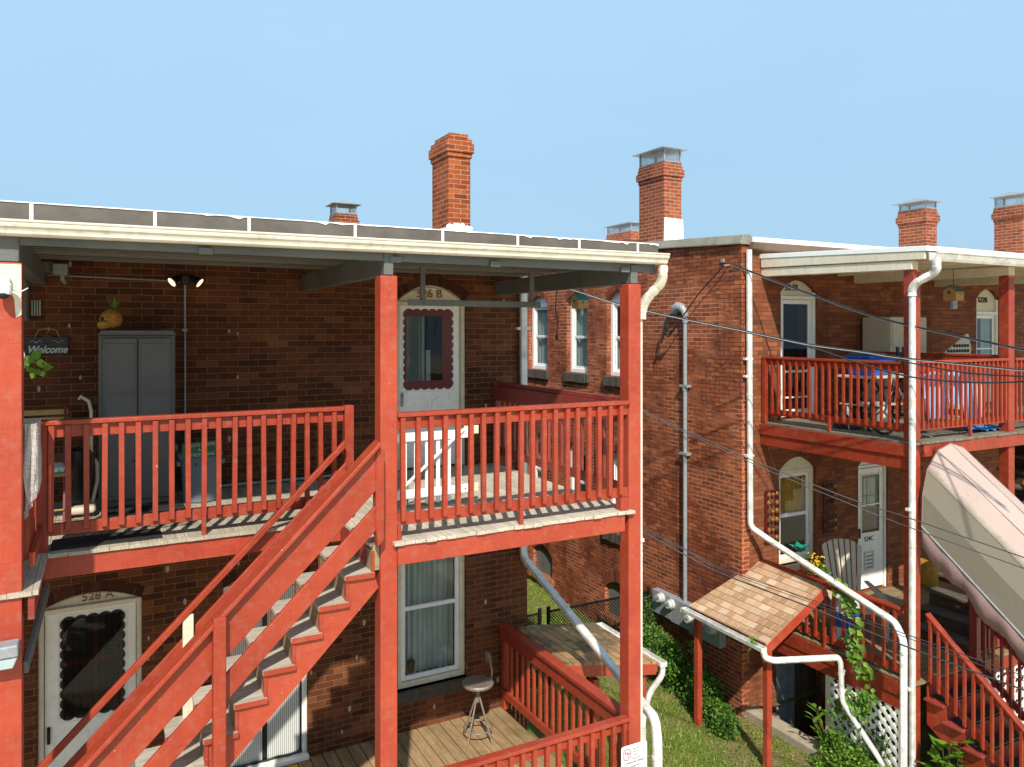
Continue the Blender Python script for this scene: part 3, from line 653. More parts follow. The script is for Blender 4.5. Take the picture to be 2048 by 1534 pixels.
# rim boards
MB().box(2.13, 4.4, 5.955, 5.995, FZ - .195, FZ - .032).build('rim_joist', 'red', lp, .004)
MB().box(-.40, 1.97, 6.895, 6.93, FZ - .195, FZ - .032).build('rim_joist', 'red', lp, .004)
MB().box(1.915, 1.95, 6.1, 6.893, FZ - .195, FZ - .032).build('rim_joist', 'red_dark', lp, .004)
MB().box(-.425, -.385, 5.98, 6.893, FZ - .195, FZ - .032).build('rim_joist', 'red_dark', lp, .004)
MB().box(4.42, 4.46, 6.1, 8.88, FZ - .2, FZ - .032).build('rim_joist', 'red_dark', lp, .004)
MB().beam((-.36, 6.86, FZ - .25), (-.44, 6.02, FZ - .52), .03, .09).build('brace_strip', 'grey_paint', lp, .004)
mb = MB()
for x in np.arange(-.2, 4.4, .42): mb.box(x, x + .04, 6.94, 8.88, FZ - .19, FZ - .033)
mb.build('floor_joists', 'red_dark', lp)
# posts
POST = ((-.605, -.457, 5.98, 6.13), (1.99, 2.135, 5.98, 6.13), (4.462, 4.607, 5.98, 6.13))
for i, (x0, x1, y0, y1) in enumerate(POST):
    MB().box(x0, x1, y0, y1, GZ - .1, .442).build('post', 'red', lp, .008, seg=2)
# beams across to the wall with pale cut ends, over each post
for (x0, x1, y0, y1), wd in zip(POST, (.115, .08, .08)):
    xm = (x0 + x1) / 2
    b = MB().box(xm - wd / 2, xm + wd / 2, 5.985, 8.895, .446, .632).build('roof_beam', 'grey_paint', lp, .006)
# header and lapped ceiling boards run along the house
MB().box(-3.2, 4.80, 6.00, 6.035, .56, .648).build('front_header', 'grey_paint', lp, .004)
mb = MB(); ny = 15
for j in range(ny):
    ya = 6.035 + (8.9 - 6.035) * j / ny; yb = 6.035 + (8.9 - 6.035) * (j + 1) / ny; za = .655 + .05 * j / ny
    mb.add([(-3.2, ya, za - .016), (4.8, ya, za - .016), (4.8, yb, za), (-3.2, yb, za), (-3.2, ya, za + .02), (4.8, ya, za + .02), (4.8, yb, za + .02), (-3.2, yb, za + .02)], [(0, 3, 2, 1), (4, 5, 6, 7), (0, 1, 5, 4), (1, 2, 6, 5), (2, 3, 7, 6), (3, 0, 4, 7)])
mb.build('ceiling_boards', 'ceiling', lp)
M['lit_edge'] = plain('pale_lit_edge', lin(134, 128, 120), .8)  # pale tone paints in the light caught along the lapped board edges
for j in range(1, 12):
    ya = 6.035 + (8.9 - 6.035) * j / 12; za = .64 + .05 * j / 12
    MB().box(-3.2, 4.8, ya - .004, ya + .005, za - .004, za + .03).build('lit_edge_strip', 'lit_edge', lp)
for px in (405, 785, 985, 1245):
    x = P(px, 500, Y=6.0).x; MB().box(x - .03, x + .07, 5.972, 5.998, .55, .60).build('header_block', 'grey_paint', lp, .004)
MB().add([(-3.2, 5.985, .822), (4.81, 5.985, .824), (4.86, 8.95, 1.0), (-3.2, 8.95, 1.0), (-3.2, 5.985, .78), (4.81, 5.985, .79), (4.86, 8.95, .95), (-3.2, 8.95, .95)],
         [(0, 1, 2, 3), (4, 5, 6, 7), (0, 1, 5, 4), (1, 2, 6, 5), (2, 3, 7, 6), (3, 0, 4, 7)]).build('roof_slab', 'tar_white', lp)
fa = MB().add([(-3.2, 5.96, .64), (4.80, 5.96, .65), (4.80, 5.96, .834), (-3.2, 5.96, .838), (-3.2, 5.98, .64), (4.80, 5.98, .65), (4.80, 5.98, .834), (-3.2, 5.98, .838)],
         [(0, 1, 2, 3), (4, 5, 6, 7), (0, 1, 5, 4), (1, 2, 6, 5), (2, 3, 7, 6), (3, 0, 4, 7)]).build('fascia', 'fascia', lp)
for px in (63, 310, 498, 710, 885, 1035, 1158, 1275): x = P(px, 440, Y=5.96).x; MB().box(x - .011, x + .011, 5.952, 5.959, .66, .83).build('sealant_seam', 'tar_white', fa)
mb = MB(); xs_ = [-3.2]
while xs_[-1] < 4.8: xs_.append(min(xs_[-1] + random.uniform(.015, .08), 4.801))
lo_ = [.8345 - random.uniform(0, .002 if x < 1.6 else .005) - (random.random() ** 9 * .02 if x > .6 else 0) for x in xs_]; n_ = len(xs_)
mb.add([(x, 5.953, z) for x, z in zip(xs_, lo_)] + [(x, 5.953, .841) for x in xs_] + [(x, 5.9595, z) for x, z in zip(xs_, lo_)] + [(x, 5.9595, .841) for x in xs_], [q for i in range(n_ - 1) for q in ((i, i + 1, n_ + i + 1, n_ + i), (n_ + i, n_ + i + 1, 3 * n_ + i + 1, 3 * n_ + i), (2 * n_ + i, 2 * n_ + i + 1, i + 1, i))])
mb.build('sealant_edge', 'tar_white', fa)
gp = [(5.955, .725), (5.955, .628), (5.925, .622), (5.90, .627), (5.888, .639), (5.885, .655), (5.876, .672), (5.864, .682), (5.858, .70), (5.862, .708), (5.852, .714), (5.850, .724), (5.858, .728), (5.868, .722), (5.870, .70), (5.893, .66), (5.90, .640), (5.925, .632), (5.948, .636), (5.95, .725)]
gm = MB(); n = len(gp); x0, x1 = -3.2, 4.86
vs = [(x0, a, b - .030) for a, b in gp] + [(x1, a, b + .014) for a, b in gp]
gm.add(vs, [(i, i + 1, i + 1 + n, i + n) for i in range(n - 1)] + [tuple(range(n, n + n))])
gt = gm.build('gutter', 'gutter', lp)
# lower floor
board_floor(-3.0, 4.6, 5.95, 8.9, LZ, .146, 'deck_lower', 'lower_floor', lp, gap=.012)
MB().box(-3, 4.5, 5.97, 6.0, LZ - .25, LZ - .035).build('rim_joist', 'red', lp)
MB().box(4.56, 4.60, 6.15, 8.88, LZ - .25, LZ - .04).build('rim_joist', 'red_dark', lp)
# flaking patches on the left post head
MB().prism([(-.60, .43), (-.46, .43), (-.46, .10), (-.49, .08), (-.50, .20), (-.53, .29), (-.57, .33), (-.60, .34)], 'XZ', 5.974, 5.979).build('bare_primer_patch', 'cream', lp)

# ---------------------------------------------------------------- railings
def railing(label, p0, p1, ztop, zbot, n=None, mat='red_rail', front=1, xs=None, cap=(.09, .036), sub=(.10, .035), brail=.095, ext=(), group=None, bw=.039, posts=(), head=.03):
    """straight rail from p0 to p1 (x, y); balusters are fixed on one face"""
    t_ = thing('railing', label, 'railing', ((p0[0] + p1[0]) / 2, (p0[1] + p1[1]) / 2, zbot), group)
    d = Vector((p1[0] - p0[0], p1[1] - p0[1], 0)); L = d.length; d.normalize(); nrm = Vector((d.y, -d.x, 0)) * front
    a, b = Vector((p0[0], p0[1], 0)), Vector((p1[0], p1[1], 0))
    MB().beam(a + Vector((0, 0, ztop - cap[1] / 2)), b + Vector((0, 0, ztop - cap[1] / 2)), cap[0], cap[1]).build('top_rail', mat, t_, .005, seg=2)
    off = nrm * -.018
    MB().beam(a + off + Vector((0, 0, ztop - cap[1] - sub[0] / 2 - .002)), b + off + Vector((0, 0, ztop - cap[1] - sub[0] / 2 - .002)), sub[1], sub[0]).build('sub_rail', mat, t_, .004)
    MB().beam(a + off + Vector((0, 0, zbot + brail / 2)), b + off + Vector((0, 0, zbot + brail / 2)), sub[1], brail).build('bottom_rail', mat, t_, .004)
    h = ztop - cap[1] - .004 - zbot - head
    bm_ = None; so = nrm * (bw / 2 + .0015)
    us = xs if xs is not None else [L * (i + .5) / n for i in range(n)]
    for i, u in enumerate(us):
        c = a + d * u + so
        if bm_ is None:
            hb = bw / 2; m_ = MB()
            pr = [(-hb, 0), (hb, 0), (hb, h), (-hb, h)]
            m_.add([(-hb, -hb, .014), (hb, -hb, .014), (hb, hb, 0), (-hb, hb, 0), (-hb, -hb, h), (hb, -hb, h), (hb, hb, h), (-hb, hb, h)],
                   [(0, 3, 2, 1), (4, 5, 6, 7), (0, 1, 5, 4), (1, 2, 6, 5), (2, 3, 7, 6), (3, 0, 4, 7)])
            tmp = m_.build('baluster', mat); bm_ = tmp.data; bpy.data.objects.remove(tmp)
            bm_.transform(Matrix.Rotation(math.atan2(d.y, d.x), 4, 'Z'))
        o = place(bm_, 'baluster', t_, c + Vector((0, 0, zbot + head - .002)))
        o.rotation_euler = (random.uniform(-.004, .004), random.uniform(-.006, .006), random.uniform(-.03, .03))
        if i in ext: MB().box(c.x - .018, c.x + .018, c.y - .018, c.y + .018, zbot - .13, zbot + head + .01).build('foot_block', mat, t_, .003)
    for (px_, py_, z0_, z1_, wd_) in posts:
        MB().box(px_ - wd_ / 2, px_ + wd_ / 2, py_ - wd_ / 2, py_ + wd_ / 2, z0_, z1_).build('newel', mat, t_, .006, seg=2)
    return t_
xs_l = [P(x, 900, Y=6.9).x + .42 for x in (101, 137, 173, 209, 243.5, 277.4, 311, 344, 377, 408.5, 438.5, 470, 500, 529, 558.6, 587, 616, 643, 670)]
railing('long red railing above the stairs, guarding the left half of the upper porch', (-.42, 6.95), (1.96, 6.95), -.70, -1.60, xs=xs_l, ext=(9,),
        posts=((2.005, 6.95, -1.76, -.69, .085), (-.40, 6.97, -1.78, -.70, .08)))
xs_r = [P(x, 900, Y=5.96).x - 2.13 for x in (807, 836, 863, 890, 917, 943, 968, 993.5, 1018.5, 1043, 1066, 1089, 1111.6, 1134.5, 1156, 1178, 1199, 1220.4, 1241.5)]
railing('red railing between the two front posts of the upper porch, under the birdhouse', (2.13, 5.99), (4.46, 5.99), -.675, -1.60, xs=xs_r, ext=(9,), posts=((4.40, 6.0, -1.72, -1.60, .09), (2.155, 6.0, -1.75, -1.60, .035)))
railing('dark red side railing with deep top board at the right end of the upper porch', (4.50, 6.13), (4.50, 8.88), -.66, -1.58, n=20, bw=.032, mat='red_dark', front=1, sub=(.19, .04), cap=(.04, .05), posts=((4.50, 8.84, -1.72, -.66, .07),))
railing('short red railing beside the left post, half hidden by a crochet blanket', (-.43, 6.12), (-.43, 6.92), -.70, -1.60, n=6, mat='red_rail', front=-1)
railing('red front railing of the lower porch, at the bottom edge', (2.13, 5.99), (4.46, 5.99), -3.70, -4.80, n=19)
t_ = railing('red side railing of the lower porch, running from the brick wall to the corner post', (4.60, 6.13), (4.60, 8.88), -3.80, -4.72, n=19, bw=.034, front=1, sub=(.15, .04), cap=(.13, .045), posts=((4.62, 8.84, -4.9, -3.84, .08),))

# ---------------------------------------------------------------- stairs
st = thing('staircase', 'weathered wooden stairs with red stringers climbing to the left upper porch', 'stairs', (.4, 6.4, LZ))
SX, SZ, RUN, RISE = 1.915, -1.735, .2083, .2045
nz = lambda x: SZ - (SX - x) * RISE / RUN
prof = [(1.955, SZ - .03)]
for k in range(1, 16):
    xk = SX - RUN * k; zk = SZ - RISE * k
    # tread k: nosing at xk, back at xk + RUN
    bow = .006
    MB().box(xk - .012, xk + RUN + .02, 5.955, 6.86, zk - .038, zk).build('tread', 'tread', st, .004)
    MB().box(xk - .010, xk + RUN + .022, 5.948, 5.9545, zk - .04, zk + .001).build('tread_end', 'red_rail', st, .002)
    MB().box(xk + RUN + .002, xk + RUN + .018, 5.985, 6.86, zk + .001, zk + RISE - .040).build('riser', 'riser', st)
    MB().box(xk + RUN - .002, xk + RUN + .022, 5.972, 5.9845, zk + .001, zk + RISE - .040).build('riser_end', 'red_rail', st)
for (ya, yb) in ((5.985, 6.03), (6.80, 6.84)):
    pts = []
    for k in range(1, 16):
        xk = SX - RUN * k; zk = SZ - RISE * k
        pts += [(xk + RUN + (.02 if k == 1 else .0), zk + RISE - .041 if k > 1 else zk - .041), (xk + RUN, zk - .041)] if k > 1 else [(xk + RUN + .03, zk - .041)]
        pts += [(xk + .018, zk - .041)]
    pts.append((pts[-1][0], LZ)); pts.append((pts[-1][0] + .35, LZ)); pts.append((1.975, nz(1.975) - .40))
    MB().prism(pts, 'XZ', ya, yb).build('stringer', 'red', st)
    # landing skirt
MB().box(1.93, 1.988, 6.0, 6.86, SZ - RISE + .001, FZ - .031).build('landing_riser', 'riser', st)
def slope_board(x0, x1, dz_top, dz_bot, ya, yb, name, mat='red_rail', bevel=.006):
    pts = [(x0, nz(x0) + dz_bot), (x1, nz(x1) + dz_bot), (x1, nz(x1) + dz_top), (x0, nz(x0) + dz_top)]
    return MB().prism(pts, 'XZ', ya, yb).build(name, mat, st, bevel, seg=2)
XE = -1.3
slope_board(XE, 1.93, .845, .80, 5.80, 5.95, 'near_handrail')
slope_board(XE, 1.93, .797, .46, 5.875, 5.91, 'near_guard_board')
slope_board(XE, 1.93, .345, .145, 5.875, 5.91, 'near_mid_board')
slope_board(XE, 1.93, .73, .66, 6.79, 6.84, 'far_handrail')
slope_board(XE, 1.93, .46, .24, 6.87, 6.90, 'far_guard_board') if False else slope_board(XE, 1.955, .50, .26, 6.845, 6.875, 'far_guard_board')
MB().prism([(1.93, -1.72), (1.985, -1.66), (1.985, -.96), (1.95, -.93), (1.915, -.97), (1.915, -1.55)], 'XZ', 5.86, 5.95).build('newel', 'red_rail', st, .006)
MB().box(.70, .787, 5.78, 5.874, -4.9, -2.04).build('newel', 'red_rail', st, .006)
MB().box(-1.2, -1.11, 5.78, 5.874, -4.9, -3.9).build('newel', 'red_rail', st, .006)
MB().box(.59, .672, 6.80, 6.84, -4.9, -2.33).build('white_newel', 'cream', st, .004)

# ---------------------------------------------------------------- gutters' downspouts
RP = [(math.copysign(abs(math.cos(a)) ** .4, math.cos(a)) * 1.2, math.copysign(abs(math.sin(a)) ** .4, math.sin(a)) * .85) for a in [2 * math.pi * i / 16 for i in range(16)]]
def bend(pts, r=.08, n=6):
    pts = [Vector(p) for p in pts]; out = [pts[0]]
    for i in range(1, len(pts) - 1):
        a, b, c = pts[i - 1], pts[i], pts[i + 1]; u = (a - b).normalized(); v = (c - b).normalized(); rr = min(r, (a - b).length * .45, (c - b).length * .45)
        for k in range(n + 1):
            t_ = k / n; out.append((b + u * rr) * (1 - t_) ** 2 + b * 2 * t_ * (1 - t_) + (b + v * rr) * t_ ** 2)
    return out + [pts[-1]]
def downspout(label, pts, r, mat='pipe_white', clips=(), flex=None, group=None, name='downspout', flr=None):
    d_ = thing(name, label, 'downspout', tuple(pts[-1]), group)
    MB().tube(bend(pts), r, prof=RP).build('pipe', mat, d_, smooth=True)
    q_ = [Vector(p) for p in pts]; mb = MB()
    for i in range(1, len(q_) - 1):
        for o_ in (q_[i - 1], q_[i + 1]):
            dv = o_ - q_[i]
            if dv.length > .5: c_ = q_[i] + dv.normalized() * .13; mb.tube([c_, c_ + dv.normalized() * .035], r * 1.09, prof=RP)
    for i in range(len(q_) - 1):
        dv = q_[i + 1] - q_[i]
        if dv.length > 2.2: c_ = q_[i] + dv * .52; mb.tube([c_, c_ + dv.normalized() * .03], r * 1.09, prof=RP)
    if mb.v: mb.build('pipe_joint', mat, d_, smooth=True)
    for c, dx, dy in clips:
        MB().box(c[0] - dx, c[0] + dx, c[1] - dy, c[1] + dy, c[2] - .018, c[2] + .018).build('strap', mat, d_, .003)
    if flex:
        q = bend(flex, .14, 16); q2 = []; rs = []
        for i in range(len(q) - 1):
            for k in range(2): q2.append(q[i].lerp(q[i + 1], k / 2)); rs.append((flr or r) * (1.16 if (len(rs) % 2) else .98))
        MB().tube(q2, rs, prof=RP).build('flexible_elbow', mat, d_, smooth=True)
    return d_
downspout('white downspout on the left house corner, bending into a long diagonal under the upper porch', [(4.89, 8.84, 1.1), (4.89, 8.84, -2.98), (4.86, 6.35, -3.78), (4.83, 6.05, -3.84), (4.82, 6.0, -4.05), (4.82, 6.0, -6.0)], .040, clips=(((4.89, 8.86, .02), .10, .035),))
downspout('cream downspout running straight down behind the front corner post from the white gutter', [(4.69, 6.10, .30), (4.69, 6.10, -4.5), (4.69, 6.10, -6.0)], .018, 'gutter', clips=(((4.69, 6.10, -2.07), .03, .03), ((4.69, 6.10, .22), .03, .03)), flex=[(4.83, 5.92, .63), (4.83, 5.93, .47), (4.70, 6.07, .27), (4.69, 6.10, .05)], flr=.034)
# ================================================================ THINGS ON THE LEFT PORCH
# tall two-door plastic cabinet
cb = thing('storage_cabinet', 'tall charcoal two-door cabinet against the brick wall of the left porch', 'cabinet', (.31, 8.6, FZ))
cx0, cx1, cy0, cy1, czt = -.02, .655, 8.33, 8.85, .0
MB().box(cx0, cx1, cy0 + .03, cy1, FZ + .01, czt - .05).build('cabinet_body', 'cabinet', cb, .01)
MB().prism([(cx0 - .01, czt - .05), (cx1 + .01, czt - .05), (cx1 - .02, czt), (cx0 + .02, czt)], 'XZ', cy0, cy1).build('cabinet_top', 'cabinet', cb, .008)
for a, b in ((cx0 + .035, .313), (.322, cx1 - .035)):
    d = MB().box(a, b, cy0, cy0 + .028, FZ + .07, czt - .075).build('cabinet_door', 'cabinet', cb, .012, seg=2)
    MB().box(a + .025, b - .02, cy0 - .006, cy0, FZ + .12, -.62).box(a + .025, b - .02, cy0 - .006, cy0, -.60, czt - .13).build('door_panel', 'cabinet', d, .006)
MB().box(.27, .30, cy0 - .012, cy0, -1.28, -1.26).build('latch', 'black', cb)
# straw pineapple-shaped mask ornament on the cabinet
pn = thing('pineapple_ornament', 'yellow woven pineapple ornament with green leaves on top of the charcoal cabinet', 'ornament', (.11, 8.5, 0))
pb = MB().ell((.09, 8.5, .105), .10, .095, .10, 20, 12).ell((.035, 8.455, .052), .068, .07, .050, 14, 8).build('body', 'straw', pn, smooth=True)
MB().ell((.012, 8.428, .105), .013, .012, .022, 10, 6).build('eye_hole', 'black', pn, smooth=True)
mb = MB()
for i in range(14):
    a = i * 2.4; mb.leaf((.11, 8.5, .19), (math.cos(a) * .5, math.sin(a) * .5, 1), (math.cos(a), math.sin(a), 0), .11 + .02 * (i % 3), .03)
mb.build('leaf_crown', 'leaf_dark', pn)
# welcome sign
ws = thing('welcome_sign', 'black wooden sign reading Welcome, hung by a rope on the brick', 'sign', (-.46, 8.86, -.1))
MB().box(-.655, -.285, 8.855, 8.875, -.245, -.065).build('board', 'black', ws, .004)
text('lettering', 'Welcome', .098, 'curtain', ws, (-.468, 8.851, -.195), shear=.35, ext=.001, sx=.88, bold=.0025)
mb = MB()
for s in (-1, 1):
    pts = [(-.465 + s * (.05 + .01 * i), 8.85, -.115 + .012 * math.sin(i * 1.1)) for i in range(10)]; mb.tube(pts, .0022, 5)
mb.build('scroll', 'curtain', ws)
MB().lathe((-.465, 8.852, -.1), [(.036, 0), (.044, 0)], 20).add([], []).build('wreath_disc', 'stem', ws) if False else None
ring = [(-.465 + .045 * math.cos(a), 8.85, -.10 + .045 * math.sin(a)) for a in [2 * math.pi * i / 20 for i in range(21)]]
MB().tube(ring, .007, 6, cap=False).build('twig_ring', 'stem', ws, smooth=True)
MB().tube([(-.57, 8.86, -.07), (-.54, 8.86, .0), (-.465, 8.86, .02), (-.39, 8.86, .0), (-.36, 8.86, -.07)], .006, 6).build('rope', 'raw_wood', ws, smooth=True)
# conduit and double flood lamp
fl_ = thing('flood_light', 'lit two-headed flood light under the porch ceiling with grey conduit down the wall', 'light', (.79, 8.87, .5))
MB().tube([(.79, 8.875, .48), (.79, 8.875, -1.66)], .011, 8).tube([(-.47, 8.875, .545), (.62, 8.875, .52), (.74, 8.875, .51)], .009, 6).build('conduit', 'metal_grey', fl_, smooth=True)
mb = MB()
for z in (0.0, -.9): mb.box(.765, .815, 8.865, 8.888, z - .012, z + .012)
mb.build('strap', 'metal_grey', fl_)
MB().box(.75, .83, 8.83, 8.89, .48, .58).build('junction_box', 'black', fl_, .006)
for s in (-1, 1):
    h = MB().tube([(.79 + s * .04, 8.82, .56), (.79 + s * .08, 8.80, .545), (.79 + s * .135, 8.77, .50)], [.018, .03, .058], 14).build('lamp_head', 'black', fl_, smooth=True)
    MB().tube([(.79 + s * .1365, 8.769, .4985), (.79 + s * .139, 8.768, .4965)], .05, 14).build('bulb', 'lamp', h)
# meter cupboard and pipe at the top left
jb = thing('electric_box', 'grey electric boxes under the ceiling beside the left beam', 'utility box', (-.45, 8.7, .6))
MB().box(-.62, -.40, 8.60, 8.88, .55, .66).build('box_body', 'grey_paint', jb, .008)
MB().box(-.41, -.28, 8.55, 8.80, .53, .64).build('junction_box', 'metal_grey', jb, .008)
MB().tube([(-.33, 8.66, .53), (-.33, 8.66, .49), (-.31, 8.7, .46)], .018, 8).build('cable_gland', 'metal_grey', jb)
vp = thing('vertical_pipe', 'brown pipe down the wall just right of the left post', 'pipe', (-.62, 8.8, 0))
MB().tube([(-.655, 8.8, .55), (-.655, 8.8, .12)], .04, 10).build('pipe', 'grey_paint', vp, smooth=True)
MB().lathe((-.655, 8.8, .09), [(.048, 0), (.048, .03)], 12).build('collar', 'grey_paint', vp)
gl = thing('wall_grille', 'small white slotted vent on the brick beside the left pipe', 'vent', (-.6, 8.88, .2))
mb = MB()
for i in range(4): mb.box(-.60 + i * .022, -.59 + i * .022, 8.87, 8.89, .14, .29)
mb.build('slats', 'curtain', gl)
# trash can with a sign on it
tc = thing('trash_can', 'blue grey plastic trash can with lid on the left porch', 'trash can', (.89, 8.35, FZ))
cz = FZ + .004
prof = [(.155, 0), (.165, .01), (.185, .40), (.19, .42), (.205, .43), (.205, .45), (.19, .45)]
MB().lathe((.89, 8.35, cz), prof, 28).build('can_body', 'can', tc, smooth=True)
MB().lathe((.89, 8.35, cz + .452), [(.212, 0), (.215, .02), (.20, .035), (.12, .06), (.11, .06), (.0, .065)], 28).build('lid', 'can', tc, smooth=True)
for s in (-1, 1): MB().box(.89 + s * .205 - .02, .89 + s * .205 + .02, 8.29, 8.41, cz + .36, cz + .41).build('handle', 'can', tc, .006)
for i in range(2): MB().box(.82 + i * .1, .83 + i * .1, 8.155, 8.17, cz + .37, cz + .405).build('drain_slot', 'black', tc)
sg = thing('no_trespassing_sign', 'green sign with white words PRIVATE PROPERTY NO TRESPASSING on the trash can', 'sign', (.88, 8.25, FZ + .5))
M['green_sign'] = plain('green_sign_enamel', lin(30, 96, 66), 0.4, var=.05)
bd = MB().beam((.70, 8.13, FZ + .535), (1.065, 8.13, FZ + .55), .008, .155).build('plate', 'green_sign', sg)
for i, (s_, dz) in enumerate((('PRIVATE PROPERTY', .048), ('NO', 0.0), ('TRESPASSING', -.048))):
    text('lettering', s_, .044, 'curtain', sg, (.882, 8.122, FZ + .542 + dz), ry=.04, ext=.001, sx=.84 if i != 1 else 1)
# upright vacuum cleaner
vc = thing('vacuum_cleaner', 'black and silver upright vacuum cleaner left of the charcoal cabinet', 'vacuum cleaner', (-.15, 8.25, FZ))
MB().box(-.30, -.04, 8.05, 8.33, FZ + .03, FZ + .10).build('floor_head', 'taupe', vc, .03, seg=3)
for x in (-.27, -.07):
    MB().tube([(x - .02, 8.1, FZ + .045), (x + .02, 8.1, FZ + .045)], .045, 14).build('wheel', 'black', vc, smooth=True)
MB().lathe((-.20, 8.22, FZ + .12), [(.07, 0), (.075, .05), (.07, .30), (.085, .32), (.075, .48), (.05, .50)], 18).build('dust_canister', 'black', vc, smooth=True)
MB().tube([(-.07, 8.26, FZ + .10), (-.03, 8.27, FZ + .30), (-.03, 8.27, FZ + .45), (-.08, 8.26, FZ + .56), (-.08, 8.27, FZ + .95), (-.10, 8.27, FZ + 1.05), (-.17, 8.25, FZ + 1.10), (-.18, 8.25, FZ + 1.07)], .016, 10).build('handle_tube', 'taupe', vc, smooth=True)
MB().tube([(-.2, 8.2, FZ + .6), (-.16, 8.1, FZ + .68), (-.06, 8.15, FZ + .55), (-.10, 8.12, FZ + .2)], .018, 8).build('hose', 'black', vc, smooth=True)
# slatted chair with floral cushion
ch = thing('folding_chair', 'slatted wooden folding chair with a floral cushion behind the left railing', 'chair', (-.52, 8.0, FZ))
for z in (-.76, -.83, -.90): MB().box(-.72, -.27, 8.28, 8.30, z - .025, z + .025).build('back_slat', 'raw_wood', ch, .003)
for x in (-.72, -.29):
    MB().beam((x, 8.30, -.70), (x, 7.92, FZ), .022, .04, (0, 1, 0)).beam((x, 7.95, FZ + .42), (x, 8.3, FZ), .022, .04, (0, 1, 0)).build('leg', 'maroon', ch, .003)
MB().box(-.72, -.28, 7.9, 8.26, FZ + .42, FZ + .45).build('seat', 'raw_wood', ch, .004)
MB().box(-.715, -.285, 7.9, 8.25, FZ + .452, FZ + .50).build('cushion', 'floral', ch, .02, seg=3)
MB().box(-.714, -.286, 7.899, 8.251, FZ + .45, FZ + .462).build('cushion_piping', 'teal', ch)
MB().tube([(-.72, 7.93, FZ + .12), (-.29, 7.93, FZ + .12)], .009, 6).build('stretcher', 'raw_wood', ch)
# rugs
tag(MB().box(-.35, .45, 6.96, 7.3, FZ + .003, FZ + .012).build('door_mat', 'rubber', None, .003, org=(0, 7.1, FZ)), 'black ribbed rubber mat at the front edge of the left upper floor', 'mat')
tag(MB().box(-.28, .73, 7.34, 8.02, FZ + .003, FZ + .010).build('rug', 'rug', None, .003, org=(.3, 7.6, FZ)), 'grey patterned rug in front of the charcoal cabinet', 'rug')
tag(MB().box(.0, .72, 8.05, 8.3, FZ + .003, FZ + .014).build('door_mat', 'rubber', None, .003, org=(.3, 8.1, FZ)), 'dark mat lying at the foot of the charcoal cabinet', 'mat')
tag(MB().box(1.1, 1.95, 8.2, 8.78, LZ + .004, LZ + .014).build('door_mat', 'spot_mat', None, .003, org=(1.5, 8.5, LZ)), 'yellow mat with black spots at the lower screened door', 'mat')
tag(MB().tube([(1.0, 8.84, FZ + .03), (2.6, 8.84, FZ + .035)], .018, 8).build('floor_pipe', 'metal_grey', None, smooth=True, org=(1, 8.84, FZ)), 'grey pipe lying along the foot of the upper wall', 'pipe')
# crochet blanket hung over the end of the short rail
bl = MB(); m_ = 18; n = 26; vs = []
def bpt(f):   # plan outline: across the rail end, then back along its side
    return (-.452 + .064 * min(f / .3, 1), 6.10 + max(0, f - .3) * .55)
for i in range(n + 1):
    f = i / n; x, y = bpt(f); low = -1.24 + .16 * min(f / .3, 1) + .02 * math.sin(i * 2.3)
    for k in range(m_ + 1):
        g_ = k / m_; vs.append((x + .010 * math.sin(k * .5 + i * 1.3) * g_, y + .006 * math.sin(i * 1.1 + k * .4), -.634 + (low + .634) * g_))
bl.add(vs, [(i * (m_ + 1) + k, (i + 1) * (m_ + 1) + k, (i + 1) * (m_ + 1) + k + 1, i * (m_ + 1) + k + 1) for i in range(n) for k in range(m_)])
vs = []
for i in range(n + 1):
    x, y = bpt(i / n)
    for x_ in (-.50, -.452, x): vs.append((x_, y, -.634 - .003 * math.sin(i)))
bl.add(vs, [(i * 3 + k, (i + 1) * 3 + k, (i + 1) * 3 + k + 1, i * 3 + k + 1) for i in range(n) for k in (0, 1)])
for k in range(30): bl.tube([(-.388, 6.10, -.65 - .015 * k), (-.376 + .003 * (k % 2), 6.098, -.658 - .015 * k)], .0025, 4)
for i in range(n):
    x, y = bpt(i / n); low = -1.24 + .16 * min(i / n / .3, 1); bl.tube([(x, y, low + .02), (x + .003, y - .003, low - .03 - .012 * (i % 3))], .003, 4)
bo = bl.build('blanket', 'knit', None, org=(-.43, 6.4, -.7)); tag(bo, 'grey crochet blanket with fringed edge draped over the short left railing', 'blanket')
so = bo.modifiers.new('thick', 'SOLIDIFY'); so.thickness = .006
# hanging basket plant beside the post
hp = thing('hanging_plant', 'bright green trailing plant in a hanging macrame pot beside the left post', 'plant', (-.50, 6.55, -.2))
pc_ = P(40, 722, Y=6.55)
MB().lathe((pc_.x - .05, 6.55, pc_.z - .10), [(.05, 0), (.085, .06), (.09, .12), (.08, .13)], 16).build('pot', 'pink_cloth', hp, smooth=True)
mb = MB()
for a in (0, 2.1, 4.2): mb.tube([(pc_.x - .05 + .085 * math.cos(a), 6.55 + .085 * math.sin(a), pc_.z), (pc_.x - .05 + .04 * math.cos(a), 6.55 + .04 * math.sin(a), pc_.z + .2), (pc_.x - .05, 6.55, .5)], .006, 5)
mb.build('macrame_cord', 'curtain', hp)
mb = MB()
for (px, py, r_) in ((52, 715, .06), (66, 717, .075), (72, 727, .07), (60, 730, .06), (85, 735, .065), (80, 722, .05), (56, 742, .05), (74, 738, .05), (63, 708, .05), (90, 728, .05), (68, 745, .045), (48, 728, .06), (82, 742, .045)):
    c = P(px, py, Y=6.50 + random.uniform(-.04, .04)); mb.leaf(c, (random.uniform(-.6, 1), random.uniform(-.4, .4), random.uniform(-1, .3)), (0, -1, .35), r_ * 1.15, r_ * .95, .12)
mb.build('leaves', 'leaf', hp)
mb = MB(); mb.tube([pc_ + Vector((-.05, 0, .02)), P(60, 712, Y=6.5), P(85, 732, Y=6.5)], .004, 5); mb.build('stem', 'stem', hp)
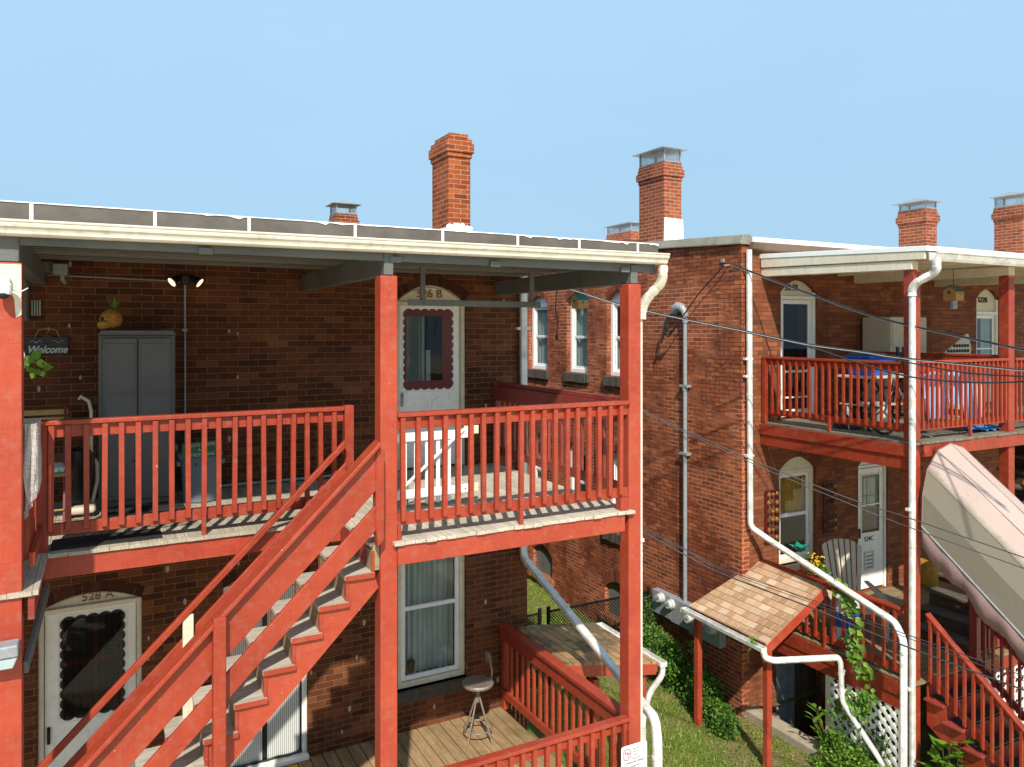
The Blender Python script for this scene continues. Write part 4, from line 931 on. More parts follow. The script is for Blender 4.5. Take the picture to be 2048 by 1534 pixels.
tag(MB().box(-2.6, -.64, 6.02, 6.06, -2.3, -.75).build('shade_panel', 'red', None, .004, org=(-1.6, 6, -1.7)), 'unseen red board added left of the left post to shade the porch edge', 'shade board')  # out of view, added to throw shade on the left rim and rail
# security camera on the left post
sc_ = thing('security_camera', 'white dome security camera mounted on the left post', 'camera', (-.6, 5.9, .2))
cc = P(7, 580, Y=5.88)
MB().box(cc.x - .035, cc.x + .03, 5.93, 5.975, cc.z + .03, cc.z + .09).build('bracket', 'white_vinyl', sc_, .008)
MB().lathe((cc.x, 5.885, cc.z - .03), [(.0, .0), (.045, .002), (.05, .03), (.048, .065), (.03, .08), (.0, .082)], 20).build('housing', 'white_vinyl', sc_, smooth=True)
MB().ell((cc.x, 5.872, cc.z - .025), .036, .034, .034, 16, 10).build('lens_ball', 'black', sc_, smooth=True)
MB().tube([(cc.x + .04, 5.9, cc.z), (cc.x + .09, 5.95, cc.z - .005), (cc.x + .125, 5.985, cc.z + .02)], .004, 6).build('cable', 'white_vinyl', sc_)
# lantern box low on the left post
lc = P(10, 1315, Y=5.88)
lb = thing('porch_lamp', 'grey box lamp with frosted diffuser low on the left post', 'light', tuple(lc))
MB().box(lc.x - .12, lc.x + .075, 5.84, 5.975, lc.z + .0, lc.z + .08).build('housing', 'metal_grey', lb, .012, seg=2)
MB().prism([(lc.x - .12, lc.z - .005), (lc.x + .07, lc.z - .005), (lc.x + .045, lc.z - .07), (lc.x - .12, lc.z - .07)], 'XZ', 5.85, 5.97).build('diffuser', 'room_light', lb, .006)
cp = thing('red_conduit', 'red painted conduit strapped down the left post', 'pipe', (-.62, 5.95, -3.5))
MB().tube([(-.575, 5.955, -2.98), (-.575, 5.955, -6)], .017, 8).build('pipe', 'red_rail', cp, smooth=True)
MB().box(-.61, -.54, 5.93, 5.975, -3.62, -3.59).build('strap', 'red_rail', cp)
# ---- right half of the upper porch
gt_ = thing('baby_gate', 'white wooden gate with diagonal brace leaning behind the railing by door 526 B', 'gate', (3.3, 7.8, FZ))
gy = 6.98
for z, h_ in ((-1.03, .085), (-1.58, .09)):
    MB().box(2.40, 3.24, gy, gy + .02, z - h_ / 2, z + h_ / 2).build('rail_board', 'white', gt_, .004)
    MB().box(3.20, 3.36, gy + .022, gy + .04, z - h_ / 2 + (.0 if z < -1.4 else .03), z + h_ / 2 + (.0 if z < -1.4 else .03)).build('end_board', 'cream', gt_, .004)
for i in range(7): MB().box(2.44 + .115 * i, 2.48 + .115 * i, gy + .022, gy + .04, FZ + .03, -1.0).build('slat', 'white', gt_, .004)
MB().beam((2.45, gy - .012, FZ + .14), (3.18, gy - .012, -.98), .02, .035, (0, 1, 0)).build('diagonal_brace', 'white', gt_, .003)
MB().box(3.24, 3.262, gy - .02, gy, FZ + .02, -1.0).build('hinge_post', 'white', gt_, .003)
for x in (2.85, 3.2): MB().ell((x, gy - .002, -1.575), .009, .005, .009, 8, 5).build('bolt', 'gold', gt_)
# trapeze-like grey bar under the ceiling
sb = thing('hanging_bar', 'grey wooden bar hung by two uprights below the porch ceiling', 'bar', (3.3, 7.0, .4))
MB().box(2.60, 4.07, 6.98, 7.0, .235, .295).build('cross_bar', 'grey_paint', sb, .003)
for x in (2.76, 3.98): MB().box(x - .025, x + .025, 7.002, 7.03, .24, .62).build('upright', 'grey_paint', sb, .003)
for x in (2.75, 3.97, 3.99): MB().ell((x, 6.978, .265), .006, .004, .006, 6, 4).build('screw', 'black', sb)
# birdhouses
def birdhouse(label, c, s, roofm, yaw=0.0):
    b = thing('birdhouse', label, 'birdhouse', tuple(c), None)
    c = Vector(c)
    def R(mb):
        for i, v in enumerate(mb.v):
            q = Vector(v) - c; mb.v[i] = tuple(c + Matrix.Rotation(yaw, 3, 'Z') @ q)
        return mb
    w, d, h = .5 * s, .5 * s, .62 * s
    x0, x1, y0, y1, z0 = c.x - w, c.x + w, c.y - d, c.y + d, c.z - h
    R(MB().add([(x0, y0, z0), (x1, y0, z0), (x1, y1, z0), (x0, y1, z0), (x0, y0, z0 + .72 * s), (x1, y0, z0 + .72 * s), (x1, y1, z0 + .72 * s), (x0, y1, z0 + .72 * s), (x0, c.y, z0 + 1.1 * s), (x1, c.y, z0 + 1.1 * s)],
       [(0, 1, 2, 3), (0, 1, 5, 4), (2, 3, 7, 6), (0, 4, 8, 7, 3), (1, 2, 6, 9, 5), (4, 5, 9, 8), (6, 7, 8, 9)])).build('box_body', 'raw_wood', b)
    o = .12 * s; th = .05 * s
    for sg_ in (-1, 1):
        ye = c.y + sg_ * (d + o); ze = z0 + .72 * s - o * .75
        R(MB().add([(x0 - o * .6, c.y, z0 + 1.13 * s), (x1 + o * .6, c.y, z0 + 1.13 * s), (x1 + o * .6, ye, ze), (x0 - o * .6, ye, ze), (x0 - o * .6, c.y, z0 + 1.13 * s + th), (x1 + o * .6, c.y, z0 + 1.13 * s + th), (x1 + o * .6, ye, ze + th), (x0 - o * .6, ye, ze + th)],
          [(0, 1, 2, 3), (4, 5, 6, 7), (0, 1, 5, 4), (1, 2, 6, 5), (2, 3, 7, 6), (3, 0, 4, 7)])).build('roof_panel', roofm, b)
    R(MB().tube([(c.x, y0 - .002, c.z - .1 * s), (c.x, y0 + .002, c.z - .1 * s)], .07 * s, 12)).build('entrance_hole', 'black', b)
    R(MB().tube([(x0 - .002, c.y + .05 * s, c.z), (x0 + .002, c.y + .05 * s, c.z)], .11 * s, 12)).build('side_hole', 'black', b)
    return b
M['teal_roof'] = plain('teal_roof_paint', lin(92, 158, 156), 0.6, var=.08)
M['green_roof'] = plain('green_roof_paint', lin(84, 104, 84), 0.7, var=.1)
bc = P(1160, 602, X=4.36)
b1 = birdhouse('wooden birdhouse with teal roof hanging between the bar and the corner post', bc, .125, 'teal_roof')
MB().tube([bc + Vector((0, 0, .07)), bc + Vector((0, 0, .4))], .003, 5).build('hanger', 'wire', b1)
MB().tube([bc + Vector((.02, 0, -.078)), bc + Vector((.02, 0, -.15))], .018, 8).build('feeder_tube', 'metal_grey', b1)
# cable with plug hanging off the beam
tag(MB().tube([(4.40, 7.2, .44), (4.42, 7.25, .3), (4.38, 7.2, .22), (4.43, 7.22, .1), (4.40, 7.2, -.05)], .006, 6).ell((4.40, 7.2, -.08), .018, .018, .035, 8, 6).build('hanging_cable', 'black', None, smooth=True, org=(4.4, 7.2, .4)), 'black cable with a plug dangling below the right beam of the left porch', 'cable')
# ---- lower porch: metal stool with back
so_ = thing('metal_stool', 'industrial metal stool with round seat, small backrest and foot ring on the lower porch', 'stool', (3.97, 8.3, LZ))
sx_, sy_, sz_ = 3.98, 8.32, -4.25
M['stool_metal'] = plain('worn_steel', lin(170, 158, 140), 0.4, .5, var=.2, scale=20)
MB().lathe((sx_, sy_, sz_), [(.16, 0), (.185, .008), (.19, .03), (.175, .045), (.05, .038), (.0, .036)], 30).build('seat', 'stool_metal', so_, smooth=True)
MB().tube([(sx_, sy_, sz_), (sx_, sy_, sz_ - .2)], .022, 10).build('spindle', 'stool_metal', so_, smooth=True)
for k in range(4):
    a = k * math.pi / 2 + .5; MB().tube([(sx_ + .02 * math.cos(a), sy_ + .02 * math.sin(a), sz_ - .12), (sx_ + .21 * math.cos(a), sy_ + .21 * math.sin(a), LZ + .01)], .011, 8).build('leg', 'stool_metal', so_, smooth=True)
MB().tube([(sx_ + .168 * math.cos(a), sy_ + .168 * math.sin(a), LZ + .15) for a in [2 * math.pi * i / 30 for i in range(31)]], .009, 8, cap=False).build('foot_ring', 'stool_metal', so_, smooth=True)
MB().tube([(sx_ + .10, sy_ + .05, sz_ + .0), (sx_ + .20, sy_ + .05, sz_ + .01), (sx_ + .215, sy_ + .05, sz_ + .1), (sx_ + .18, sy_ + .05, sz_ + .26), (sx_ + .18, sy_ + .05, sz_ + .32)], .013, 8).build('back_support', 'stool_metal', so_, smooth=True)
mb = MB(); vs = []
for i in range(9):
    a = (i / 8 - .5) * 1.3; vs += [(sx_ + .20 - .05 * (1 - math.cos(a)) * 3, sy_ + .05 + .13 * math.sin(a), sz_ + .20), (sx_ + .19 - .05 * (1 - math.cos(a)) * 3, sy_ + .05 + .13 * math.sin(a), sz_ + .33)]
o = mb.add(vs, [(2 * i, 2 * i + 2, 2 * i + 3, 2 * i + 1) for i in range(8)]).build('backrest', 'stool_metal', so_, smooth=True); o.modifiers.new('thick', 'SOLIDIFY').thickness = .006
# warning sign hung at the foot of the corner post
sn = thing('parking_sign', 'white sign with red HT roundel about unauthorized vehicles, at the foot of the post', 'sign', (4.4, 5.8, -3.9))
p0 = P(1243, 1497, Y=5.78); p1 = P(1294, 1486, Y=5.78); wv_ = p1.x - p0.x
pts = [(p0.x, p0.z - .42), (p1.x, p0.z - .42)]
for (cx_, cz2, a0) in ((p1.x - .025, p0.z - .02, 0), (p0.x + .025, p0.z - .02, 90)):
    for k in range(6): a = rad(a0 + k * 18); pts.append((cx_ + .025 * math.cos(a), cz2 + .025 * math.sin(a)))
MB().prism(pts, 'XZ', 5.78, 5.786).build('sign_plate', 'white_vinyl', sn)
M['sign_red'] = plain('sign_red', lin(200, 30, 34), .5, var=.02); M['sign_ink'] = plain('sign_ink', lin(50, 50, 60), .5, var=.02)
rc = Vector((p0.x + .062, 5.777, p0.z - .075))
MB().tube([(rc.x + .045 * math.cos(a), 5.778, rc.z + .052 * math.sin(a)) for a in [2 * math.pi * i / 30 for i in range(31)]], .0035, 6, cap=False).build('roundel', 'sign_red', sn)
text('monogram', 'H', .062, 'sign_red', sn, (rc.x - .012, 5.777, rc.z + .012), ext=.001, shear=.2)
text('monogram', 'T', .062, 'sign_red', sn, (rc.x + .016, 5.776, rc.z - .014), ext=.001, shear=.2)
for i, s_ in enumerate(('Will Be Towed', 'Away At The', 'Vehicle', 'Owners Expense')): text('small_print', s_, .017, 'sign_ink', sn, (p0.x + .165, 5.777, p0.z - .035 - .03 * i), ext=.0005, sx=.8)
text('lettering', 'Unauthorized Vehicles', .030, 'sign_ink', sn, (p0.x + wv_ / 2, 5.777, p0.z - .155), ext=.0005, sx=.78)
text('lettering', 'Towed At', .030, 'sign_ink', sn, (p0.x + wv_ / 2, 5.777, p0.z - .195), ext=.0005, sx=.9)

# ---- canopy over the left basement entrance
def canopy(label, quad, th, roofm, posts, gutter_pts, gmat, fascia_edges, group=None):
    c_ = thing('entrance_canopy', label, 'canopy', tuple(quad[0]), group)
    q = [Vector(p) for p in quad]; n_ = (q[1] - q[0]).cross(q[3] - q[0]).normalized(); n_ = n_ if n_.z > 0 else -n_
    lo = [p - n_ * th for p in q]
    MB().add(q + lo, [(0, 1, 2, 3), (4, 5, 6, 7), (0, 1, 5, 4), (1, 2, 6, 5), (2, 3, 7, 6), (3, 0, 4, 7)]).build('shingle_roof', roofm, c_)
    for a, b, h_ in fascia_edges:
        a, b = Vector(a), Vector(b); MB().beam(a - Vector((0, 0, h_ / 2 + th)), b - Vector((0, 0, h_ / 2 + th)), .03, h_).build('fascia_board', 'red', c_, .003)
    for x, y, zt_, zb_ in posts: MB().box(x - .045, x + .045, y - .045, y + .045, zb_, zt_).build('post', 'red', c_, .005)
    if gutter_pts:
        a, b = [Vector(p) for p in gutter_pts]; pr = [(-.055, 0), (-.05, -.05), (-.03, -.065), (.03, -.065), (.05, -.05), (.05, .0), (.042, .0), (.04, -.045), (.025, -.055), (-.025, -.055), (-.04, -.045), (-.045, 0)]
        mb = MB(); n2 = len(pr); vs = [(a.x + u, a.y, a.z + v) for u, v in pr] + [(b.x + u, b.y, b.z + v) for u, v in pr]
        mb.add(vs, [(i, (i + 1) % n2, (i + 1) % n2 + n2, i + n2) for i in range(n2)]); mb.box(a.x - .055, a.x + .05, a.y - .004, a.y + .004, a.z - .06, a.z); mb.box(b.x - .055, b.x + .05, b.y - .004, b.y + .004, b.z - .06, b.z)
        mb.build('gutter', gmat, c_)
    return c_
canopy('worn brown shingle canopy behind the lower left railing', [(4.80, 8.95, -3.90), (6.1, 8.98, -4.10), (6.1, 7.60, -4.12), (4.80, 7.66, -3.90)], .035, 'shingle_old',
       ((5.25, 7.72, -4.2, GZ - .1), (5.95, 7.72, -4.25, GZ - .1), (5.95, 8.85, -4.2, GZ - .1)), ((6.17, 8.96, -4.11), (6.17, 7.55, -4.13)), 'pipe_white', (((4.8, 7.67, -3.9), (6.1, 7.61, -4.12), .13), ((6.1, 7.62, -4.10), (6.1, 8.96, -4.09), .10)))
downspout('short white downspout dropping from the gutter of the worn shingle canopy', [(6.17, 7.58, -4.18), (6.17, 7.58, -4.3), (6.0, 7.62, -4.5), (5.9, 7.62, -4.8), (5.9, 7.62, -6.0)], .028)
# corner flood lamp
fl2 = thing('flood_light', 'black twin flood light on the corner of the left house, over the alley', 'light', (5.05, 9.0, -3.2))
MB().box(4.98, 5.0, 8.98, 9.08, -3.2, -3.1).build('base_plate', 'black', fl2, .004)
for (a, b) in (((5.02, 8.99, -3.14), (5.02, 8.88, -3.12)), ((5.02, 9.0, -3.14), (5.12, 8.9, -3.19))):
    a, b = Vector(a), Vector(b); h = MB().tube([a, a.lerp(b, .6), b], [.015, .025, .042], 14).build('lamp_head', 'black', fl2, smooth=True)
    MB().tube([b, b + (b - a).normalized() * .004], .036, 14).build('lens', 'curtain', h)
# ================================================================ RIGHT BRICK HOUSE
SXW = 8.8; FR, LR = -1.45, -4.55
rh = thing('brick_house', 'weathered red brick end house across the alley, with a side wall of white windows', 'house', (SXW, WY, GZ))
W1, W2, W3 = (14.80, 15.66), (13.20, 14.0), (11.72, 12.52)
up = [op(a, b, -.90, .60, .17) for a, b in (W1, W2, W3)]
midw = [op(a, b, -3.92, -2.5, .17) for a, b in (W1, W2, W3)]
bas = [op(14.60, 15.45, -5.52, -5.05, .20), op(11.72, 12.58, -5.58, -5.08, .20)]
wall_mesh('X', SXW, WY, 22, GZ - .8, lambda u: 1.33 + (u - WY) * .055, up + midw + bas).build('side_wall', 'brick_side', rh)
o524b = op(9.66, 10.50, -1.45, .62, .20); o522b = op(14.93, 15.70, -1.45, .60, .21)
o524 = op(11.52, 12.30, -4.55, -2.35, .20); owr = op(9.62, 10.48, -3.80, -2.27, .20); obd = op(9.56, 10.60, -6.75, -5.30)
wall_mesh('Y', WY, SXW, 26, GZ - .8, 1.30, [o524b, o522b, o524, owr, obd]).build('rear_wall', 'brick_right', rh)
MB().add([(9.3, 9.55, GZ - .8), (26, 9.55, GZ - .8), (26, 9.55, 1.3), (9.3, 9.55, 1.3)], [(0, 1, 2, 3)]).add([(9.3, 9.55, GZ - .8), (9.3, 22, GZ - .8), (9.3, 22, 1.3), (9.3, 9.55, 1.3)], [(0, 1, 2, 3)]).build('inner_wall', 'room', rh)
# corner quoin face of plain side brick, roof and coping
MB().box(SXW - .003, 8.96, WY - .012, WY - .002, GZ, 1.32).build('corner_face', 'brick_side', rh)
MB().add([(8.8, 8.9, 1.34), (26, 8.9, 1.34), (26, 22, 1.6), (8.8, 22, 1.98)], [(0, 1, 2, 3)]).build('roof', 'tar_white', rh)
mb = MB(); y0, y1 = 8.84, 22
def cz_(y): return 1.335 + (y - WY) * .055
prf = [(8.735, .0), (8.735, .02), (8.80, .15), (8.93, .16), (9.0, .10), (9.0, .0)]
vs = [(x, y0, cz_(y0) + z) for x, z in prf] + [(x, y1, cz_(y1) + z) for x, z in prf]; n = len(prf)
mb.add(vs, [(i, (i + 1) % n, (i + 1) % n + n, i + n) for i in range(n)] + [tuple(range(n))]).build('coping', 'coping', rh, .004)
MB().box(8.97, 14.5, 8.80, 8.88, 1.36, 1.45).build('roof_edge', 'tar_white', rh, .004)
MB().prism([(8.85, 1.25), (8.80, 1.27), (8.76, 1.35), (8.76, 1.37), (8.90, 1.37), (8.90, 1.25)], 'YZ', 8.93, 14.4).build('eaves_gutter', plain('brown_gutter', lin(120, 96, 76), .5), rh)
for i, x in enumerate((12.6, 12.9)): MB().lathe((x, 10.2, 1.4), [(.07, 0), (.07, .18), (.085, .185), (.085, .23), (.0, .26)], 14).build('roof_vent', 'metal_grey', rh, smooth=True)
for o in up + midw: arch_ring('X', SXW, o, .12, 'arch_brick', rh)
for o in bas: arch_ring('X', SXW, o, .22, 'arch_brick', rh)
def side_window(o, i, blind=False, curtain=True):
    x = SXW + .10
    MB().prism([(o['u0'] + .0, o['z0']), (o['u0'] + .075, o['z0']), (o['u0'] + .075, o['zs'] - .02), (o['u0'], o['zs'] - .02)], 'YZ', x, x + .08)
    f = frame_mb(o['u0'], o['u1'], o['z0'], o['zs'] + .0, .085, x, x + .09, 'X').build('window_frame', 'white', rh, .005)
    arch_panel(o, .003, x + .01, x + .08, o['zs'] + .002, 'X').build('arch_panel', 'white_vinyl', f)
    zm = (o['z0'] + o['zs']) / 2
    frame_mb(o['u0'] + .085, o['u1'] - .085, o['z0'] + .085, o['zs'] - .085, .05, x + .035, x + .075, 'X', bars=((zm, .055),)).build('sash', 'white_vinyl', f, .004)
    MB().box(x + .055, x + .058, o['u0'] + .1, o['u1'] - .1, o['z0'] + .1, o['zs'] - .1).build('pane', 'glass', f)
    if blind: MB().box(x + .12, x + .125, o['u0'] + .05, o['u1'] - .05, zm, o['zs'] - .05).build('blind', 'blind', f)
    sheet(o['u0'] + .05, o['u1'] - .05, o['z0'] + .05, (zm if blind else o['zs'] - .05), x + .13, 'X', folds=4, amp=.02).build('curtain', 'curtain', f, smooth=True)
for i, o in enumerate(up + midw): side_window(o, i, blind=(i in (2, 4)))
for o in up + midw:
    mb = MB(); y0_, y1_ = o['u0'] - .08, o['u1'] + .06; rows = 10
    for k in range(rows):
        a = y0_ + (y1_ - y0_) * k / rows; b = y0_ + (y1_ - y0_) * (k + 1) / rows
        mb.box(SXW - .055 - random.uniform(0, .02), SXW + .1, a, b, o['z0'] - .19 - random.uniform(0, .015), o['z0'] - .002)
    mb.build('window_sill', 'stone', rh, .01)
for o in bas:
    x = SXW + .09
    MB().box(x, x + .03, o['u0'], o['u1'], o['z0'], o['zs'] + o['rise']).build('boarded_window', 'slate_board', rh)
    mb = MB()
    for k in range(9):
        a = o['u0'] - .1 + (o['u1'] - o['u0'] + .2) * k / 9; b = a + (o['u1'] - o['u0'] + .2) / 9
        mb.box(SXW - .07 - random.uniform(0, .03), SXW + .09, a, b, o['z0'] - .12 - random.uniform(0, .03), o['z0'] + random.uniform(0, .01))
    mb.build('window_sill', 'stone_tan', rh, .012)
# chimneys
cy_ = 11.7; a = P(1328, 400, Y=cy_); b = P(1363, 400, Y=cy_); f_ = P(1278, 400, X=a.x)
c1 = chimney(rh, a.x, b.x, cy_, f_.y, 1.4, P(1328, 322, Y=cy_).z, (P(1328, 297, Y=cy_).z - P(1328, 322, Y=cy_).z + .02, .10), P(1345, 438, Y=cy_).z - 1.4, 'brick_chimney2', whiteside=True)
c1['label'] = 'tall brick chimney with mesh cap and white sealed foot'
cy_ = 10.5; a = P(1852, 440, Y=cy_); b = P(1874, 440, Y=cy_); f_ = P(1797, 440, X=a.x)
chimney(rh, a.x, b.x, cy_, f_.y, 1.0, P(1852, 416, Y=cy_).z, (P(1852, 396, Y=cy_).z - P(1852, 416, Y=cy_).z - .05, .10), 0, 'brick_chimney2')
cy_ = 10.0; a = P(2046, 440, Y=cy_); f_ = P(1988, 440, X=a.x)
chimney(rh, a.x, a.x + .4, cy_, f_.y, .9, P(2046, 408, Y=cy_).z, (.24, .08), 0, 'brick_chimney2')
cy_ = 18.0; a = P(1262, 470, Y=cy_); 
chimney(rh, a.x, a.x + .5, cy_, cy_ + 1.2, 1.0, P(1262, 461, Y=cy_).z, (.24, .08), 0, 'brick_chimney2')
# doors and windows of the rear wall
def plain_door(o, zt, number, nx, gz0, gz1, white='white', tall=False):
    y = WY + .03
    MB().box(o['u0'], o['u0'] + .06, y, y + .1, o['z0'], o['zs']).box(o['u1'] - .06, o['u1'], y, y + .1, o['z0'], o['zs']).box(o['u0'] + .06, o['u1'] - .06, y, y + .1, zt, zt + .06).build('door_frame', white, rh, .006)
    p = arch_panel(o, .004, y + .05, y + .1, zt + .06).build('transom_panel', 'cream', rh)
    text('house_number', number, .15, 'brown_ink', p, (nx, y + .04, zt + .06 + (o['zs'] + o['rise'] - zt - .06) * .5), ext=.006)
    x0, x1 = o['u0'] + .065, o['u1'] - .065; yd = y + .04
    d = frame_mb(x0, x1, o['z0'] + .03, zt - .005, .07, yd, yd + .04)
    d.box(x0 + .07, x1 - .07, yd, yd + .04, o['z0'] + .1, gz0)
    return d, x0, x1, yd, gz0, zt - .075
d, x0, x1, yd, g0, g1 = plain_door(o524b, .50, '524B', 9.98, -1.30, 0)
dd = d.build('door', 'white', rh, .004)
MB().box(x0 + .07, x1 - .07, yd + .05, yd + .06, g0, g1).build('inner_door', 'maroon', dd)
MB().box(x0 + .07, x0 + .45, yd + .035, yd + .04, -.62, g1).build('blind', 'blind', dd)
MB().box(x0 + .07, x1 - .07, yd + .01, yd + .03, -.55, -.52).box(x0 + .07, x1 - .07, yd + .01, yd + .03, -.70, -.66).box(x0 + .07, x1 - .07, yd + .01, yd + .03, -1.12, -1.09).build('cross_bar', 'white', dd, .003)
MB().box(x0 + .07, x1 - .07, yd + .012, yd + .014, g0, g1).build('glass', 'glass_dark', dd)
d, x0, x1, yd, g0, g1 = plain_door(o522b, .30, '522B', 15.25, -.95, 0, 'white')
dd = d.build('door', 'white', rh, .004)
MB().box(x0 + .07, x1 - .07, yd + .05, yd + .06, g0, g1).build('inner_door', 'maroon', dd)
sheet(x0 + .25, x1 - .1, g0, g1, yd + .04, folds=3, amp=.01).build('curtain', 'curtain', dd, smooth=True)
MB().box(x0 + .07, x1 - .07, yd + .005, yd + .03, -.38, -.35).build('cross_bar', 'white', dd, .003)
MB().box(x0 + .07, x1 - .07, yd + .012, yd + .014, g0, g1).build('glass', 'glass', dd)
# lower door 524 C
y = WY + .03
MB().box(11.52, 11.56, y, y + .1, -4.55, -2.35).box(12.26, 12.30, y, y + .1, -4.55, -2.35).box(11.56, 12.26, y, y + .1, -2.40, -2.35).build('door_frame', 'white', rh, .005)
p = arch_panel(o524, .004, y + .03, y + .1, -2.35).build('transom_panel', 'white', rh); text('house_number', '524', .15, 'brown_ink', p, (11.88, y + .025, -2.26), ext=.005)
dm = frame_mb(11.57, 12.25, -4.52, -2.42, .10, y + .03, y + .07, bars=((-2.90, .0),)); dm.box(11.67, 12.15, y + .03, y + .07, -4.42, -3.55)
dd = dm.build('door', 'white', rh, .005)
frame_mb(11.66, 12.16, -3.56, -2.52, .02, y + .018, y + .03, bars=((-3.06, .03),)).build('window_moulding', 'white', dd, .003)
MB().box(11.66, 12.16, y + .055, y + .058, -3.56, -2.5).build('inner_door', 'maroon', dd); sheet(11.76, 12.06, -3.1, -2.6, y + .05, folds=4, amp=.006).build('curtain', 'curtain', dd, smooth=True)
MB().box(11.66, 12.16, y + .035, y + .037, -3.56, -2.52).build('glass', 'glass', dd)
text('house_number', '524C', .115, 'black', dd, (11.87, y + .026, -3.66), ext=.003)
vm = frame_mb(11.75, 12.0, -4.20, -3.88, .03, y + .015, y + .03); vm.build('vent_frame', 'cream', dd, .003)
mb = MB(); [mb.box(11.78, 11.97, y + .018, y + .028, -4.17 + .065 * i, -4.14 + .065 * i) for i in range(4)]; mb.build('vent_louvres', 'metal_grey', dd)
MB().box(11.60, 11.625, y + .0, y + .03, -3.62, -3.45).build('handle', 'black', dd, .004)
# lower window with amber curtain
y = WY + .06
wf = frame_mb(9.62, 10.48, -3.80, -2.28, .08, y, y + .08); wf = wf.build('window_frame', 'cream', rh, .005); arch_panel(owr, .003, y + .01, y + .08, -2.28).build('arch_panel', 'cream', wf)
frame_mb(9.70, 10.40, -3.72, -2.36, .05, y + .03, y + .07, bars=((-3.03, .06),)).build('sash', 'white_vinyl', wf, .004)
MB().box(9.72, 10.38, y + .05, y + .053, -3.7, -2.4).build('pane', 'glass', wf)
sheet(9.7, 10.4, -3.05, -2.38, y + .11, folds=7, amp=.015).build('curtain', 'orange_cloth', wf, smooth=True)
MB().box(9.56, 10.54, WY - .04, WY + .08, -3.92, -3.80).build('window_sill', 'stone', rh, .01)
# basement door
y = WY + .08
bd = MB(); [bd.box(9.56 + .17 * i, 9.72 + .17 * i, y, y + .04, -6.72, -5.32) for i in range(3)]; 
M['grey_door'] = wood_mat('flaking_grey_door_paint', lin(170, 182, 188), lin(150, 164, 170), lin(110, 100, 90), 1, .17)
M['dark_door'] = wood_mat('old_dark_boards', lin(100, 80, 64), lin(80, 62, 50), lin(52, 42, 34), 1, .16)
bdo = bd.build('basement_door', 'grey_door', rh, .004)
bd = MB(); [bd.box(10.08 + .17 * i, 10.24 + .17 * i, y + .02, y + .05, -6.72, -5.32) for i in range(3)]; bd.build('door_leaf', 'dark_door', bdo, .004)

# electric service on the side wall
X_ = SXW - .05
es = thing('electric_service_mast', 'grey conduit riser with curved weatherhead on the alley side of the right house', 'conduit', (X_, 10.15, -4.5))
MB().tube([(X_, 10.15, .24), (X_, 10.15, -4.62)], .036, 14).build('conduit', 'metal_grey', es, smooth=True)
MB().tube([(X_, 10.15, .12), (X_, 10.15, .26), (X_ - .01, 10.17, .33), (X_ - .02, 10.22, .385), (X_ - .03, 10.30, .40), (X_ - .035, 10.37, .36), (X_ - .035, 10.41, .30)], [.048, .052, .062, .075, .085, .082, .06], 16).build('weatherhead', 'metal_grey', es, smooth=True)
mb = MB()
for z in (-.95, -2.1): mb.box(X_ - .045, X_ + .05, 10.05, 10.25, z - .02, z + .02)
mb.lathe((X_, 10.15, -.98), [(.046, -.05), (.046, .05)], 14); mb.build('strap', 'metal_grey', es)
mb = MB()
for (q, r_) in (((0, .28), .012), ((.05, .26), .012), ((.1, .30), .010)):
    mb.tube(bend([(X_ - .03, 10.36 + q[0] * .3, .32), (X_ - .1, 10.46 + q[0], .2), (X_ - .14, 10.56, -.02), (X_ - .12, 10.45, -.14 + q[0]), (X_ - .12, 10.28, .02), (X_ - .1, 10.1, .22), (X_ - .08, 9.7, .62), (SXW - .1, 9.17, 1.02)], .15), r_, 6)
mb.tube([(X_ - .12, 10.5, .05), (X_ - .13, 10.62, -.22)], .02, 6); mb.build('service_leads', 'wire', es, smooth=True)
mt = thing('electric_meter_bank', 'grey electric meter cabinet row with round glass meters low on the alley wall', 'electric meter', (SXW, 10, -4.8))
for (ya, yb, za, zb) in ((10.42, 10.92, -5.0, -4.60), (9.95, 10.418, -5.02, -4.60), (9.22, 9.946, -5.06, -4.80)):
    MB().box(SXW - .14, SXW - .002, ya, yb, za, zb).build('meter_box', 'metal_grey', mt, .008)
for px, py in ((1322, 1195), (1342, 1208), (1381, 1236), (1425, 1258)):
    q = P(px, py, X=SXW - .16)
    m_ = MB(); pts = [(q.x + .02, q.y, q.z), (q.x - .03, q.y, q.z), (q.x - .032, q.y, q.z), (q.x - .085, q.y, q.z)]; m_.tube(pts, [.085, .085, .07, .066], 18)
    mo = m_.build('meter', plain('meter_glass', lin(206, 208, 200), .15), mt, smooth=True)
    MB().box(q.x - .092, q.x - .086, q.y - .035, q.y + .035, q.z - .015, q.z + .02).build('dial', 'metal_grey', mo)
mb = MB()
for y in (10.86, 10.6, 10.3, 10.0, 9.6): mb.box(SXW - .08, SXW - .07, y - .008, y + .008, -5.14, -5.06)
mb.build('tag', 'teal', mt)
hk = thing('cable_hook', 'small insulator hook and anchor for the cable near the top of the alley wall', 'hook', (SXW, 9.2, 1.0))
MB().box(SXW - .03, SXW - .002, 9.25, 9.32, 1.08, 1.14).build('plate', 'metal_grey', hk, .004)
MB().tube([(SXW, 9.16, 1.03), (SXW - .1, 9.17, 1.02)], .012, 8).build('eye_bolt', 'metal_grey', hk)

